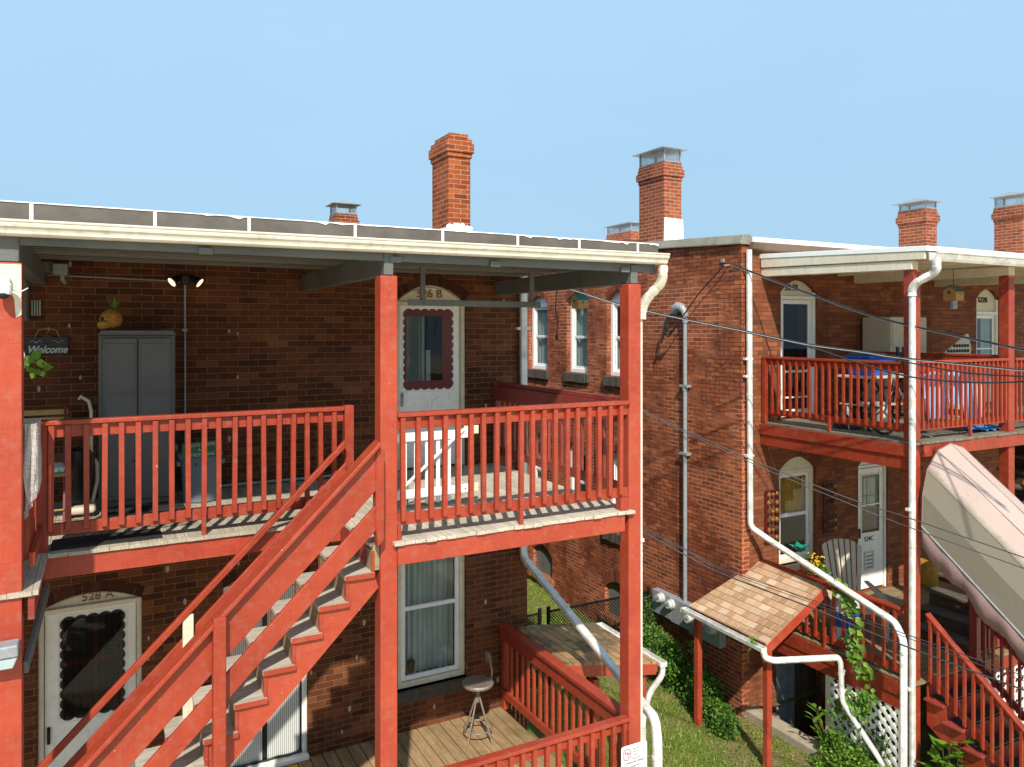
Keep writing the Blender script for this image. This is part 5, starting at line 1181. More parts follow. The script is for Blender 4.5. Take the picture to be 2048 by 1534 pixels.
# ================================================================ RIGHT PORCH
PX = 9.22; PF = 6.30
rp = thing('wooden_porch', 'red two storey back porch with cream beams and flat white roof on the right house', 'porch', (11, 7, GZ))
board_floor(PX, 16.5, 6.27, 8.9, FR, .1, 'deck_right', 'upper_floor', rp, gap=.003)
MB().box(PX - .04, PX - .002, 6.33, 8.89, FR - .19, FR - .032).build('rim_joist', 'red_right', rp, .004)
MB().box(PX - .015, PX + .03, 6.33, 8.89, FR - .36, FR - .193).build('rim_joist', 'red_right', rp, .004)
MB().box(9.42, 16.4, 6.29, 6.325, FR - .20, FR - .032).build('rim_joist', 'red_right', rp, .004)
mb = MB(); [mb.box(x, x + .04, 6.36, 8.88, FR - .19, FR - .033) for x in np.arange(9.7, 16, .45)]; mb.build('floor_joists', 'cream', rp)
for x in (9.26, 11.39, 13.6, 15.8):
    MB().box(x, x + .145, 6.33, 6.475, GZ - .1 if x != 15.8 else GZ, .775).build('post', 'red_right', rp, .008, seg=2)
# roof: side boards, beams, slab, gutter
def tilt(x0, x1, y0, y1, z0a, z0b, z1a, z1b):
    """box whose z at y0 is (z0a, z0b) and at y1 is (z1a, z1b)"""
    return MB().add([(x0, y0, z0a), (x1, y0, z0a), (x1, y1, z1a), (x0, y1, z1a), (x0, y0, z0b), (x1, y0, z0b), (x1, y1, z1b), (x0, y1, z1b)], [(0, 3, 2, 1), (4, 5, 6, 7), (0, 1, 5, 4), (1, 2, 6, 5), (2, 3, 7, 6), (3, 0, 4, 7)])
tilt(PX - .03, 16.6, 6.10, 8.9, 1.00, 1.065, 1.13, 1.20).build('roof_slab', 'tar_white', rp, .004)
tilt(PX - .02, PX + .015, 6.14, 8.88, .90, .998, .985, 1.128).build('side_board', 'cream', rp, .004)
tilt(PX + .0, PX + .14, 6.33, 8.895, .78, .89, .845, .975).build('side_beam', 'cream', rp, .006)
for x in (11.39, 13.6): tilt(x, x + .145, 6.33, 8.895, .78, .90, .80, .96).build('roof_beam', 'cream', rp, .006)
mb = MB(); [mb.box(x, x + .045, 6.16, 8.88, .905, .985) for x in np.arange(9.75, 16.4, .61)]; mb.build('rafters', 'cream', rp)
mb = MB()
for i in range(24): mb.box(PX + .02, 16.5, 6.15 + .115 * i, 6.262 + .115 * i, .987 + .004 * i, .996 + .004 * i)
mb.build('ceiling_boards', 'cream', rp)
rg = [(6.10, .985), (6.10, .895), (6.08, .875), (6.03, .87), (6.01, .90), (5.985, .955), (5.97, .97), (5.97, .99), (5.985, .99), (6.0, .955), (6.03, .89), (6.08, .89), (6.09, .98)]
gm = MB(); n = len(rg); gm.add([(PX + .0, a, b) for a, b in rg] + [(16.5, a, b) for a, b in rg], [(i, i + 1, i + 1 + n, i + n) for i in range(n - 1)] + [tuple(range(n))]); gm.build('gutter', 'pipe_white', rp)
board_floor(PX - .02, 16.5, 6.27, 8.9, LR, .12, 'deck_right_low', 'lower_floor', rp, gap=.008, along='X', jag=0)
MB().box(PX - .05, PX - .022, 6.33, 8.88, LR - .22, LR - .035).build('rim_joist', 'red_right', rp, .004)
MB().box(PX - .03, PX + .02, 6.33, 8.88, LR - .40, LR - .222).build('rim_joist', 'red_right', rp, .004)
MB().box(10.5, 16.4, 6.29, 6.32, LR - .22, LR - .035).build('rim_joist', 'red_right', rp, .004)
downspout('tall white downspout from the right porch roof down its corner post, with ribbed elbow', [(9.175, 6.29, .50), (9.175, 6.29, -5.75), (9.4, 6.0, -6.0)], .034, flex=[(9.27, 6.03, .90), (9.30, 6.04, .74), (9.175, 6.29, .58), (9.175, 6.29, .38)], flr=.042, clips=(((9.16, 6.31, -2.3), .06, .03), ((9.16, 6.31, -4.6), .06, .03)))
downspout('white downspout down the brick corner, then slanting along the lower right railing', [(8.885, 8.82, 1.25), (8.89, 8.80, -3.05), (9.06, 8.6, -3.22), (9.06, 6.45, -3.78), (8.93, 6.24, -3.92), (8.925, 6.24, -6.0)], .036, clips=(((8.885, 8.84, -.45), .08, .03), ((8.885, 8.84, -.72), .08, .03), ((8.89, 8.82, -1.95), .07, .04)))
# railings of the right porch
railing('red side railing of the right upper porch facing the alley', (PX + .03, 6.48), (PX + .03, 8.86), -.415, -1.33, n=20, bw=.031, mat='red_right', front=-1, sub=(.09, .035), ext=(9,), posts=((PX + .03, 8.84, -1.45, -.42, .08),))
railing('red front railing of the right upper porch with blue clothes behind it', (9.41, 6.36), (11.38, 6.36), -.40, -1.32, n=19, bw=.03, mat='red_right', ext=(10,))
railing('red front railing of the right upper porch at the right edge of the picture', (11.54, 6.36), (13.6, 6.36), -.40, -1.32, n=19, bw=.03, mat='red_right')
railing('red divider railing between the two flats on the right upper porch', (11.5, 6.5), (11.5, 8.85), -.36, -1.3, n=14, bw=.03, mat='red_right', front=1)
railing('red side railing of the right lower porch with a vine climbing through it', (PX + .0, 6.48), (PX + .0, 8.86), -3.62, -4.50, n=15, bw=.034, mat='red_right', front=-1, sub=(.08, .035), ext=(7,))
# clothes, bins, cabinet, chairs on the right upper porch
wc = thing('storage_cabinet', 'off-white plastic storage cabinet on the right upper porch', 'cabinet', (12.1, 8.6, FR))
for a, b in ((11.55, 12.0), (12.01, 12.5)):
    d = MB().box(a, b, 8.3, 8.85, FR + .03, .22).build('cabinet_body', 'beige_plastic', wc, .02, seg=2)
    for z0_, z1_ in ((-1.35, -1.0), (-.95, -.55), (-.45, -.35), (-.3, .17)): MB().box(a + .03, b - .03, 8.285, 8.3, z0_, z1_).build('door_panel', 'beige_plastic', d, .006)
MB().box(11.995, 12.012, 8.29, 8.31, FR + .05, .2).build('door_gap', 'room', wc)
bb = thing('plastic_tote', 'blue plastic tote with lid on a small table of the right upper porch', 'tote', (9.95, 7.7, -.75))
x0, x1, y0, y1 = 9.75, 10.32, 7.35, 7.75; z0 = -.66
MB().add([(x0 + .03, y0 + .03, z0), (x1 - .03, y0 + .03, z0), (x1 - .03, y1 - .03, z0), (x0 + .03, y1 - .03, z0), (x0, y0, z0 + .26), (x1, y0, z0 + .26), (x1, y1, z0 + .26), (x0, y1, z0 + .26)], [(0, 3, 2, 1), (4, 5, 6, 7), (0, 1, 5, 4), (1, 2, 6, 5), (2, 3, 7, 6), (3, 0, 4, 7)]).build('tub', 'blue_plastic', bb, .01)
MB().box(x0 - .02, x1 + .02, y0 - .02, y1 + .02, z0 + .262, z0 + .285).build('lid', 'blue_plastic', bb, .008)
MB().box(x0 + .05, x1 - .1, y0 + .05, y1, z0 + .287, z0 + .32).build('folded_cloth', 'green_roof', bb, .012)
tb = thing('folding_table', 'small grey folding table under the blue tote', 'table', (10.0, 7.55, FR))
MB().box(9.65, 10.45, 7.25, 7.85, -.70, -.665).build('table_top', 'taupe', tb, .004)
for x in (9.7, 10.4):
    MB().beam((x, 7.3, FR), (x, 7.8, -.7), .025, .025, (1, 0, 0)).build('leg', 'black_metal', tb); MB().beam((x, 7.8, FR), (x, 7.3, -.7), .025, .025, (1, 0, 0)).build('leg', 'black_metal', tb)
MB().box(9.68, 10.42, 7.3, 7.8, -1.1, -1.08).build('shelf', 'taupe', tb)
tag(MB().lathe((10.05, 7.35, FR + .01), [(.09, 0), (.1, .05), (.1, .28), (.06, .34), (.0, .34)], 16).build('detergent_bottle', 'pipe_white', None, smooth=True, org=(10.05, 7.35, FR)), 'white bottle with blue label standing under the folding table', 'bottle')
uc = thing('umbrella_base', 'black folded fabric umbrella lying on the right upper floor by the door', 'umbrella', (9.75, 7.8, FR))
mb = MB(); mb.lathe((9.72, 7.7, FR + .01), [(.2, 0), (.17, .1), (.08, .25), (.02, .38), (.0, .4)], 10); mb.build('canopy', 'black', uc)
bcx = thing('bar_chair', 'black tall chair with slatted back beside the corner post of the right upper porch', 'chair', (10.5, 7.2, FR))
MB().box(10.35, 10.75, 7.05, 7.45, -.92, -.88).build('seat', 'black', bcx, .01)
for x in (10.37, 10.73):
    for y in (7.07, 7.43): MB().tube([(x, y, FR), (x * .9 + 10.55 * .1, y * .9 + 7.25 * .1, -.9)], .014, 8).build('leg', 'black_metal', bcx, smooth=True)
MB().tube([(10.37, 7.07, -1.25), (10.73, 7.07, -1.25), (10.73, 7.43, -1.25), (10.37, 7.43, -1.25), (10.37, 7.07, -1.25)], .01, 6).build('stretcher', 'black_metal', bcx)
for x in (10.46, 10.6): MB().box(x, x + .05, 7.41, 7.44, -.9, -.25).build('back_slat', 'black', bcx, .006)
def shirt(label, x, y, w_, z1, z0, mat, sleeves=True):
    s_ = thing('shirt', label, 'shirt', (x, y, z1)); mb = MB(); n, m = 26, 12; vs = []
    for side in (0, 1):
        for i in range(n + 1):
            for j in range(m + 1):
                u = i / n - .5; v = j / m
                ww = w_ * (1 if v > .12 else .65 + 2.9 * v); xx = x + u * ww; zz = z1 + (z0 - z1) * v - abs(u) * .06 * (1 - v)
                yy = y + (side - .5) * .05 * (.3 + v) + .025 * math.sin(u * 22 + v * 2) * (.3 + v)
                vs.append((xx, yy, zz))
    k = m + 1
    mb.add(vs, [(s * (n + 1) * k + i * k + j, s * (n + 1) * k + (i + 1) * k + j, s * (n + 1) * k + (i + 1) * k + j + 1, s * (n + 1) * k + i * k + j + 1) for s in (0, 1) for i in range(n) for j in range(m)])
    mb.build('fabric', mat, s_, smooth=True)
    if sleeves:
        for sg_ in (-1, 1): MB().tube([(x + sg_ * w_ * .42, y, z1 - .08), (x + sg_ * w_ * .6, y + .02, z1 - .22), (x + sg_ * w_ * .68, y, z1 - .38)], [.07, .075, .08], 12).build('sleeve', mat, s_, smooth=True)
    MB().tube([(x - w_ * .35, y, z1 - .03), (x, y, z1 + .02), (x + w_ * .35, y, z1 - .03)], .008, 6).tube([(x, y, z1 + .02), (x, y, z1 + .06), (x + .02, y, z1 + .08)], .004, 5).build('hanger', 'black', s_)
zt_ = -.56
shirt('light blue shirt hanging nearest the corner post on the drying rail', 10.10, 6.62, .42, zt_, -1.22, 'blue_cloth')
shirt('cornflower blue shirt in the middle of the drying rail', 10.62, 6.66, .30, zt_, -1.05, 'blue_cloth2')
shirt('long striped blue shirt on the right half of the drying rail', 10.88, 6.6, .30, -.62, -1.32, 'blue_cloth2', False)
shirt('pale pink shirt hanging last on the drying rail', 11.14, 6.62, .16, -.64, -1.25, 'pink_cloth', False)
dr_ = thing('clothes_rail', 'thin metal clothes drying rail behind the right front railing', 'clothes rail', (10.6, 6.63, FR))
MB().tube([(9.8, 6.63, -.5), (11.3, 6.63, -.5)], .009, 6).build('top_bar', 'metal_grey', dr_)
for x in (9.82, 11.28): MB().tube([(x, 6.63, -.5), (x, 6.63, FR + .03)], .009, 6).tube([(x, 6.45, FR + .02), (x, 6.8, FR + .02)], .009, 6).build('leg', 'metal_grey', dr_)
bt_ = MB(); vs = []
for i in range(15):
    for j in range(8): vs.append((10.95 + .045 * i, 6.45 + .05 * j, FR + .02 + .025 * (1 + math.sin(i * 1.7 + j) * math.cos(j * 1.3))))
bt_.add(vs, [(i * 8 + j, (i + 1) * 8 + j, (i + 1) * 8 + j + 1, i * 8 + j + 1) for i in range(14) for j in range(7)])
M['towel'] = plain('bright_blue_towel', lin(50, 150, 226), .8, var=.15, scale=20)
o = bt_.build('towel', 'towel', None, smooth=True, org=(11.2, 6.6, FR)); tag(o, 'bright blue tarp crumpled on the floor edge under the clothes', 'tarp'); o.modifiers.new('thick', 'SOLIDIFY').thickness = .006
# beige resin lounger back leaning on the railing
lg = thing('resin_lounger', 'beige plastic lounger with slatted back propped behind the clothes', 'lounger', (12.4, 7.9, FR))
mb = MB(); a, b = Vector((11.85, 7.7, -.45)), Vector((12.75, 7.7, -.02))
for z in np.linspace(0, 1, 9):
    p0 = Vector((11.95 + .0 * z, 7.72, -.55 + .0)); 
bk = MB().prism([(11.8, -.75), (12.72, -.70), (12.78, -.30), (12.70, -.06), (12.66, -.06), (11.8, -.50)], 'XZ', 7.7, 7.73).build('backrest', 'beige_plastic', lg, .006)
mb = MB(); 
for r_ in range(5):
    for c_ in range(9):
        x = 12.05 + c_ * .075; z = -.62 + r_ * .085; 
        if z < -.50 + (x - 11.8) * .47: mb.box(x, x + .05, 7.692, 7.699, z, z + .045)
mb.build('slot', 'room', bk)
MB().box(11.7, 12.6, 7.75, 8.2, -.80, -.76).build('seat', 'beige_plastic', lg, .01)
for x in (11.75, 12.55): MB().box(x, x + .05, 7.78, 8.15, FR, -.8).build('leg', 'beige_plastic', lg, .006)
b2 = birdhouse('plain wooden birdhouse with green roof and glass feeder on the right porch', P(1907, 585, X=11.0), .19, 'green_roof', 0)
c = P(1907, 585, X=11.0); MB().tube([c + Vector((0, 0, -.12)), c + Vector((0, 0, -.24))], .05, 12).build('feeder_jar', 'metal_grey', b2, smooth=True); MB().tube([c + Vector((0, 0, .1)), c + Vector((0, 0, .35))], .004, 5).build('hanger', 'wire', b2)
bk_ = thing('bicycle', 'old bicycle leaning behind the front railing left of the blue clothes', 'bicycle', (9.7, 6.9, FR))
for x in (9.62, 10.55):
    c = Vector((x, 7.0, FR + .33)); w_ = MB().tube([c + Vector((.32 * math.cos(a), 0, .32 * math.sin(a))) for a in [2 * math.pi * i / 32 for i in range(33)]], .016, 8, cap=False)
    wo = w_.build('wheel', 'rubber', bk_, smooth=True); mb = MB(); [mb.tube([c, c + Vector((.31 * math.cos(k * .52), 0, .31 * math.sin(k * .52)))], .0025, 4) for k in range(12)]; mb.build('spokes', 'metal_grey', wo)
MB().tube([(9.62, 7, FR + .33), (9.78, 7, FR + .85), (10.28, 7, FR + .8), (10.12, 7, FR + .3), (9.8, 7, FR + .78)], .016, 8).tube([(10.28, 7, FR + .8), (10.55, 7, FR + .33), (10.12, 7, FR + .3)], .013, 8).build('frame', 'metal_grey', bk_, smooth=True)
MB().tube([(9.74, 6.8, FR + .98), (9.80, 6.95, FR + .95), (9.80, 7.05, FR + .95), (9.74, 7.2, FR + .98)], .012, 8).build('handlebar', 'black', bk_); MB().ell((10.3, 7, FR + .9), .12, .06, .03).build('saddle', 'black', bk_, smooth=True)

# ---- right lower porch
def wall_art(label, x0, x1, z0, z1):
    w_ = thing('wall_art', label, 'wall art', ((x0 + x1) / 2, WY, z0)); mb = MB()
    M.setdefault('art_back', plain('art_backing', lin(110, 66, 50), .9))
    frame_mb(x0, x1, z0, z1, .018, WY - .05, WY - .03).build('metal_frame', 'maroon', w_)
    rows, cols = 6, 2
    for r_ in range(rows):
        for c_ in range(3):
            x = x0 + (x1 - x0) * (.2 + .3 * c_); z = z0 + (z1 - z0) * (r_ + .5) / rows + random.uniform(-.01, .01); R_ = random.uniform(.035, .05) if c_ != 1 else .03
            m_ = MB().ell((x, WY - .06, z), R_, .014, R_ * 1.05, 14, 8).ell((x, WY - .074, z), R_ * .5, .008, R_ * .5, 10, 6); m_.build('disc', random.choice([M['gold'], M['brown_ink'], M['stone_tan']]), w_, smooth=True)
    for x in (x0 + (x1 - x0) * .2, x0 + (x1 - x0) * .8): mb.box(x - .004, x + .004, WY - .045, WY - .038, z0, z1)
    mb.build('bar', 'maroon', w_)
wall_art('metal disc wall art panel left of the amber curtained window', 9.28, 9.58, -3.38, -2.54)
wall_art('metal disc wall art panel between the amber window and door 524C', 10.62, 10.93, -3.40, -2.54)
ad = thing('adirondack_chair', 'taupe adirondack chair with fanned slat back beside door 524C', 'chair', (10.13, 8.0, LR)); ad.rotation_euler[2] = rad(-36)
for i in range(7):
    zb_ = LR + .36; zarc = lambda dx: -3.50 + .20 * math.sqrt(max(0, 1 - (dx / .335) ** 2))
    a0, a1 = (i - 3.5) / 3.5 + .035, (i - 2.5) / 3.5 - .035; pts = [(10.12 + a0 * .21, zb_), (10.12 + a1 * .21, zb_)]
    for q in range(6): dx = (a1 + (a0 - a1) * q / 5) * .31; pts.append((10.12 + dx, zarc(dx)))
    m2 = MB().prism(pts, 'XZ', 0, .018); m2.v = [(x, y + 8.05 + (z - zb_) * .34, z) for x, y, z in m2.v]; m2.build('back_slat', 'taupe', ad, .003)
for i in range(6): MB().box(9.86, 10.40, 7.50 + i * .092, 7.58 + i * .092, LR + .36 - i * .012, LR + .38 - i * .012).build('seat_slat', 'taupe', ad, .006)
for s in (-1, 1):
    x = 10.13 + s * .36
    MB().prism([(7.40, 0), (8.30, 0), (8.32, .03), (7.42, .05)], 'YZ', x - .06, x + .06); arm = MB().add([(x - .05, 7.36, LR + .57), (x + .05, 7.36, LR + .57), (x + .06, 7.8, LR + .60), (x + .04, 8.35, LR + .58), (x - .03, 8.35, LR + .58), (x - .06, 7.8, LR + .60)] + [(x - .05, 7.36, LR + .595), (x + .05, 7.36, LR + .595), (x + .06, 7.8, LR + .625), (x + .04, 8.35, LR + .605), (x - .03, 8.35, LR + .605), (x - .06, 7.8, LR + .625)], [(0, 1, 2, 3, 4, 5), (6, 7, 8, 9, 10, 11)] + [(i, (i + 1) % 6, (i + 1) % 6 + 6, i + 6) for i in range(6)]).build('arm', 'taupe', ad, .008)
    MB().box(x - .045, x + .045, 7.42, 7.48, LR, LR + .57).build('leg', 'taupe', ad, .008); MB().beam((x, 7.5, LR + .34), (x, 8.45, LR + .02), .03, .10).build('leg', 'taupe', ad, .006)
fw = thing('flower_pot', 'pot of yellow flowers with large teal leaf ornament on the lower right railing', 'plant', (9.3, 8.0, -3.6))
c = P(1612, 1118, X=9.25)
MB().lathe((c.x + .05, c.y, c.z - .22), [(.09, 0), (.12, .12), (.13, .16), (.11, .17)], 16).build('pot', 'stone_tan', fw, smooth=True)
mb = MB(); c2 = P(1600, 1105, X=9.27)
for i in range(6): a = i * 1.05; mb.leaf(c2, (math.cos(a), math.sin(a), .75 + .3 * (i % 2)), (-math.cos(a), -math.sin(a), .5), .20, .13, .25)
mb.build('ornament_leaves', 'teal', fw)
mb = MB(); c3 = P(1630, 1122, X=9.2)
for i in range(60):
    p = c3 + Vector((random.gauss(0, .02), random.gauss(0, .07), random.gauss(0, .05))); mb.leaf(p, (random.uniform(-1, 1), random.uniform(-1, 1), random.uniform(-.2, 1)), (0, -1, .3), .035, .022)
mb.build('blossoms', 'yellow', fw)
mb = MB()
for i in range(120):
    p = c3 + Vector((random.gauss(0, .03), random.gauss(0, .12), random.gauss(-.08, .05))); mb.leaf(p, (random.uniform(-1, 1), random.uniform(-1, 1), random.uniform(-1, 1)), (-1, 0, .5), .05, .035)
mb.build('leaves', 'leaf_dark', fw)
bx_ = thing('plastic_drum', 'white plastic drum with blue label behind the lower right railing', 'drum', (9.55, 7.6, LR))
MB().lathe((9.5, 7.55, LR + .005), [(.17, 0), (.19, .03), (.19, .60), (.15, .68), (.06, .70), (.0, .70)], 20).build('drum_body', 'pipe_white', bx_, smooth=True)
MB().lathe((9.5, 7.55, LR + .3), [(.193, 0), (.193, .22)], 20).build('label_band', 'blue_plastic', bx_, smooth=True)
pb_ = thing('woven_planter', 'pineapple patterned woven planter at the foot of the post behind the awning', 'planter', (12.1, 8.0, LR))
c = P(1858, 1170, Z=LR + .02)
MB().lathe((c.x, c.y, LR + .005), [(.14, 0), (.2, .12), (.22, .28), (.19, .42), (.16, .46), (.14, .46)], 22).build('basket', 'straw', pb_, smooth=True)
tag(MB().box(10.5, 11.9, 8.0, 8.75, LR + .004, LR + .014).build('door_mat', 'rubber', None, .003, org=(11, 8.4, LR)), 'large dark mat in front of door 524C on the lower right porch', 'mat')

# ---- stairs down from the right lower porch
rs = thing('staircase', 'dark red outdoor stairs with rubber treads descending under the awning', 'stairs', (9.9, 5.5, GZ))
RY, RR, RS = 6.25, .245, .198; x0, x1 = 9.47, 10.42
M['yellow_line'] = plain('yellow_nosing_line', lin(210, 180, 40), .6)
k = 0
for k in range(1, 8):
    yk = RY - RR * k; zk = LR - RS * k
    MB().box(x0 - .10, x1 + .04, yk, yk + RR + .02, zk - .035, zk).build('tread', 'red_dark', rs, .006)
    MB().box(x0 + .02, x1 - .02, yk + .01, yk + RR - .01, zk + .001, zk + .006).build('rubber_mat', 'rubber', rs)
    MB().box(x0 + .04, x1 - .04, yk + .035, yk + .042, zk + .0062, zk + .008).build('nosing_line', 'yellow_line', rs)
    MB().box(x0, x1, yk + RR + .003, yk + RR + .02, zk + .001, zk + RS - .036).build('riser', 'red_dark', rs)
for xa in (x0 - .03, x1):
    pts = [(RY + .02, LR - .04)]
    for k in range(1, 8): pts += [(RY - RR * (k - 1), LR - RS * k - .036), (RY - RR * k + .02, LR - RS * k - .036)] 
    pts += [(pts[-1][0], GZ - .1), (pts[-1][0] + .1, GZ - .1), (RY + .02, LR - .55)]
    MB().prism(pts, 'YZ', xa, xa + .03).build('stringer', 'red_right', rs)
def srail(x, mat, nb, zoff=.86, out=-1):
    zr = lambda y: LR + zoff - (RY - y) * RS / RR
    ya, yb = RY + .02, RY - 1.75
    MB().beam((x, ya, zr(ya)), (x, yb, zr(yb)), .085, .035).build('handrail', mat, rs, .005)
    MB().beam((x + .01, ya, zr(ya) - .07), (x + .01, yb, zr(yb) - .07), .03, .09).build('sub_rail', mat, rs, .004)
    MB().beam((x + .01, ya, zr(ya) - .76), (x + .01, yb, zr(yb) - .76), .03, .09).build('bottom_rail', mat, rs, .004)
    for i in range(nb):
        y = ya - .06 - (ya - yb - .1) * i / nb; MB().prism([(y - .017, zr(y) - .83), (y + .017, zr(y) - .80), (y + .017, zr(y) - .03), (y - .017, zr(y) - .04)], 'YZ', x - .045, x - .012).build('baluster', mat, rs, .002)
srail(x0 - .02, 'red_right', 15); srail(x1 + .02, 'red_dark', 15)
MB().box(10.40, 10.50, 6.20, 6.30, GZ, -3.55).build('newel', 'red_dark', rs, .005)
railing('dark red front railing of the right lower porch beyond the awning', (10.52, 6.36), (11.39, 6.36), -3.62, -4.48, n=8, mat='red_dark')
# barrel awning over the stairs
aw = thing('awning', 'faded pink barrel canvas awning with stained side over the right stairs', 'awning', (9.9, 5.6, -2.5))
AX0, AX1, AY0, AY1, AZ0 = 9.30, 10.50, 6.24, 3.6, -2.52; SL = .80; K = 24; H_ = 1.02
def aprof(t_): 
    pl = ((0, 0), (.015, .40), (.09, .70), (.27, .93), (.5, 1.0), (.73, .93), (.91, .70), (.985, .40), (1, 0)); f = t_ * 8; i = min(int(f), 7); f -= i
    return (AX0 + (AX1 - AX0) * (pl[i][0] * (1 - f) + pl[i + 1][0] * f), H_ * (pl[i][1] * (1 - f) + pl[i + 1][1] * f))
vs = []; J = 20
for j in range(J + 1):
    y = AY0 + (AY1 - AY0) * j / J
    for i in range(K + 1):
        x, h = aprof(i / K); sag = .015 * math.sin(j / J * math.pi * 4) ** 2; vs.append((x, y, AZ0 - (AY0 - y) * SL + h - sag * .5))
k = K + 1; o = MB().add(vs, [(j * k + i, j * k + i + 1, (j + 1) * k + i + 1, (j + 1) * k + i) for j in range(J) for i in range(K)]).build('canvas', 'canvas', aw); o.modifiers.new('thick', 'SOLIDIFY').thickness = .004
mb = MB()
for tt in (.25, .375, .5, .625, .75):
    x, h = aprof(tt); mb.tube([(x, AY0, AZ0 + h + .001), (x, AY1, AZ0 - (AY0 - AY1) * SL + h + .001)], .004, 5)
mb.tube([(aprof(i / K)[0], AY0 + .003, AZ0 + aprof(i / K)[1]) for i in range(K + 1)], .009, 5); mb.build('piping', 'canvas_edge', aw)
MB().tube([(AX0 - .01, AY0, AZ0 - .0), (AX0 - .01, AY1, AZ0 - (AY0 - AY1) * SL)], .011, 8).tube([(AX1, AY0, AZ0), (AX1, AY1, AZ0 - (AY0 - AY1) * SL)], .011, 8).build('frame_tube', 'metal_grey', aw, smooth=True)
vs = []; N = 90
for i in range(N + 1):
    y = AY0 + (AY1 - AY0) * i / N; zt = AZ0 - (AY0 - y) * SL; d_ = .22 + .10 * abs(math.sin(i / N * math.pi * 5.0)) + .008 * math.sin(i * 1.9)
    for f in (0, .5, 1): vs.append((AX0 - .012 - .016 * f * math.sin(i * .55) , y, zt - d_ * f))
o = MB().add(vs, [(i * 3 + j, (i + 1) * 3 + j, (i + 1) * 3 + j + 1, i * 3 + j + 1) for i in range(N) for j in (0, 1)]).build('valance', 'canvas_edge', aw, smooth=True); o.modifiers.new('thick', 'SOLIDIFY').thickness = .004
# the right house's own flight up to its upper porch, starting beside the stair newel
ns = thing('staircase', 'dark weathered stair flight rising to the right upper porch, with red guard boards', 'stairs', (11.5, 6.8, LR))
M['tread_dark'] = wood_mat('dark_weathered_boards', lin(120, 112, 102), lin(98, 92, 84), lin(74, 68, 62), 2, .3)
for k_ in range(14):
    xk = 10.60 + .225 * k_; zk = LR + .21 * (k_ + 1)
    MB().box(xk - .03, xk + .24, 6.44, 7.32, zk - .038, zk).build('tread', 'tread_dark', ns, .004); MB().box(xk + .002, xk + .02, 6.46, 7.30, zk - .21, zk - .04).build('riser', 'dark_door', ns)
for dz in (.62, .98):
    MB().beam((11.9, 6.40, LR + .21 * 6.8 + dz - .15), (13.75, 6.40, LR + .21 * 15 + dz - .15), .035, .13).build('guard_board', 'red_right', ns, .005)
MB().beam((10.7, 6.42, LR + .06), (13.8, 6.42, LR + .21 * 14), .035, .24).build('stringer', 'red_right', ns, .005)

# ---- lattice, curb, canopy, pipes
def lattice(label, x, y0, y1, z0, z1, axis='X'):
    l_ = thing('lattice_panel', label, 'lattice', (x, (y0 + y1) / 2, z0)); s = .15; w_ = .048
    for sg, off in ((1, 0), (-1, .008)):
        mb = MB(); H = z1 - z0; W = y1 - y0; k0 = -int(H / s) - 1
        for k in range(k0, int(W / s) + 2):
            a0 = y0 + k * s; pts = []
            p = [(a0, z0), (a0 + H, z1)] if sg == 1 else [(a0 + H, z0), (a0, z1)]
            (u0, w0), (u1, w1) = p
            def cl(u, w, uu, ww):
                if u < y0: t_ = (y0 - u) / (uu - u); return y0, w + (ww - w) * t_
                if u > y1: t_ = (y1 - u) / (uu - u); return y1, w + (ww - w) * t_
                return u, w
            if max(u0, u1) <= y0 + .01 or min(u0, u1) >= y1 - .01: continue
            A = cl(u0, w0, u1, w1); B = cl(u1, w1, u0, w0)
            if axis == 'X': mb.beam((x + off, A[0], A[1]), (x + off, B[0], B[1]), .007, w_, (1, 0, 0)) if False else mb.beam((x + off, A[0], A[1]), (x + off, B[0], B[1]), w_, .007, (1, 0, 0))
            else: mb.beam((A[0], x + off, A[1]), (B[0], x + off, B[1]), w_, .007, (0, 1, 0))
        mb.build('lattice_strips', 'white', l_)
    e = MB()
    if axis == 'X': e.box(x - .012, x + .02, y0 - .03, y0 + .03, z0, z1).box(x - .012, x + .02, y1 - .05, y1 + .03, z0, z1)
    else: e.box(y0 - .03, y0 + .03, x - .012, x + .02, z0, z1).box(y1 - .03, y1 + .03, x - .012, x + .02, z0, z1)
    e.build('edge_strip', 'cream', l_); return l_
lattice('white diagonal lattice skirt under the side of the right porch', PX - .01, 6.47, 7.62, GZ - .05, LR - .40)
lattice('white diagonal lattice skirt beyond the right stairs', 6.37, 10.55, 13.0, GZ - .05, LR - .22, 'Y')
tag(MB().box(8.84, 9.10, 7.2, 8.98, -6.7, -5.90).build('concrete_curb', 'concrete', None, .02, seg=3, org=(9, 8, GZ)), 'low concrete curb beside the right basement stairwell', 'curb')
canopy('tan shingled canopy with white gutter over the right basement entrance', [(9.24, 8.88, -3.62), (7.98, 9.18, -4.25), (7.98, 7.62, -4.27), (9.24, 7.64, -3.64)], .04, 'shingle',
       ((8.06, 9.05, -4.33, GZ - .15), (8.10, 7.70, -4.33, GZ - .15)), ((7.91, 9.22, -4.27), (7.91, 7.58, -4.30)), 'pipe_white', (((9.22, 7.65, -3.64), (7.98, 7.63, -4.27), .14), ((8.0, 7.64, -4.27), (8.0, 9.1, -4.25), .06)))
downspout('white downspout from the tan canopy gutter, crossing and slanting down past the lattice', [(7.92, 7.60, -4.36), (7.93, 7.58, -4.44), (8.0, 7.5, -4.46), (9.03, 7.3, -4.55), (9.06, 7.28, -4.62), (9.06, 7.25, -5.15), (9.02, 6.4, -5.85), (9.0, 6.1, -6.0)], .034, clips=(((9.1, 7.28, -4.75), .05, .02),))
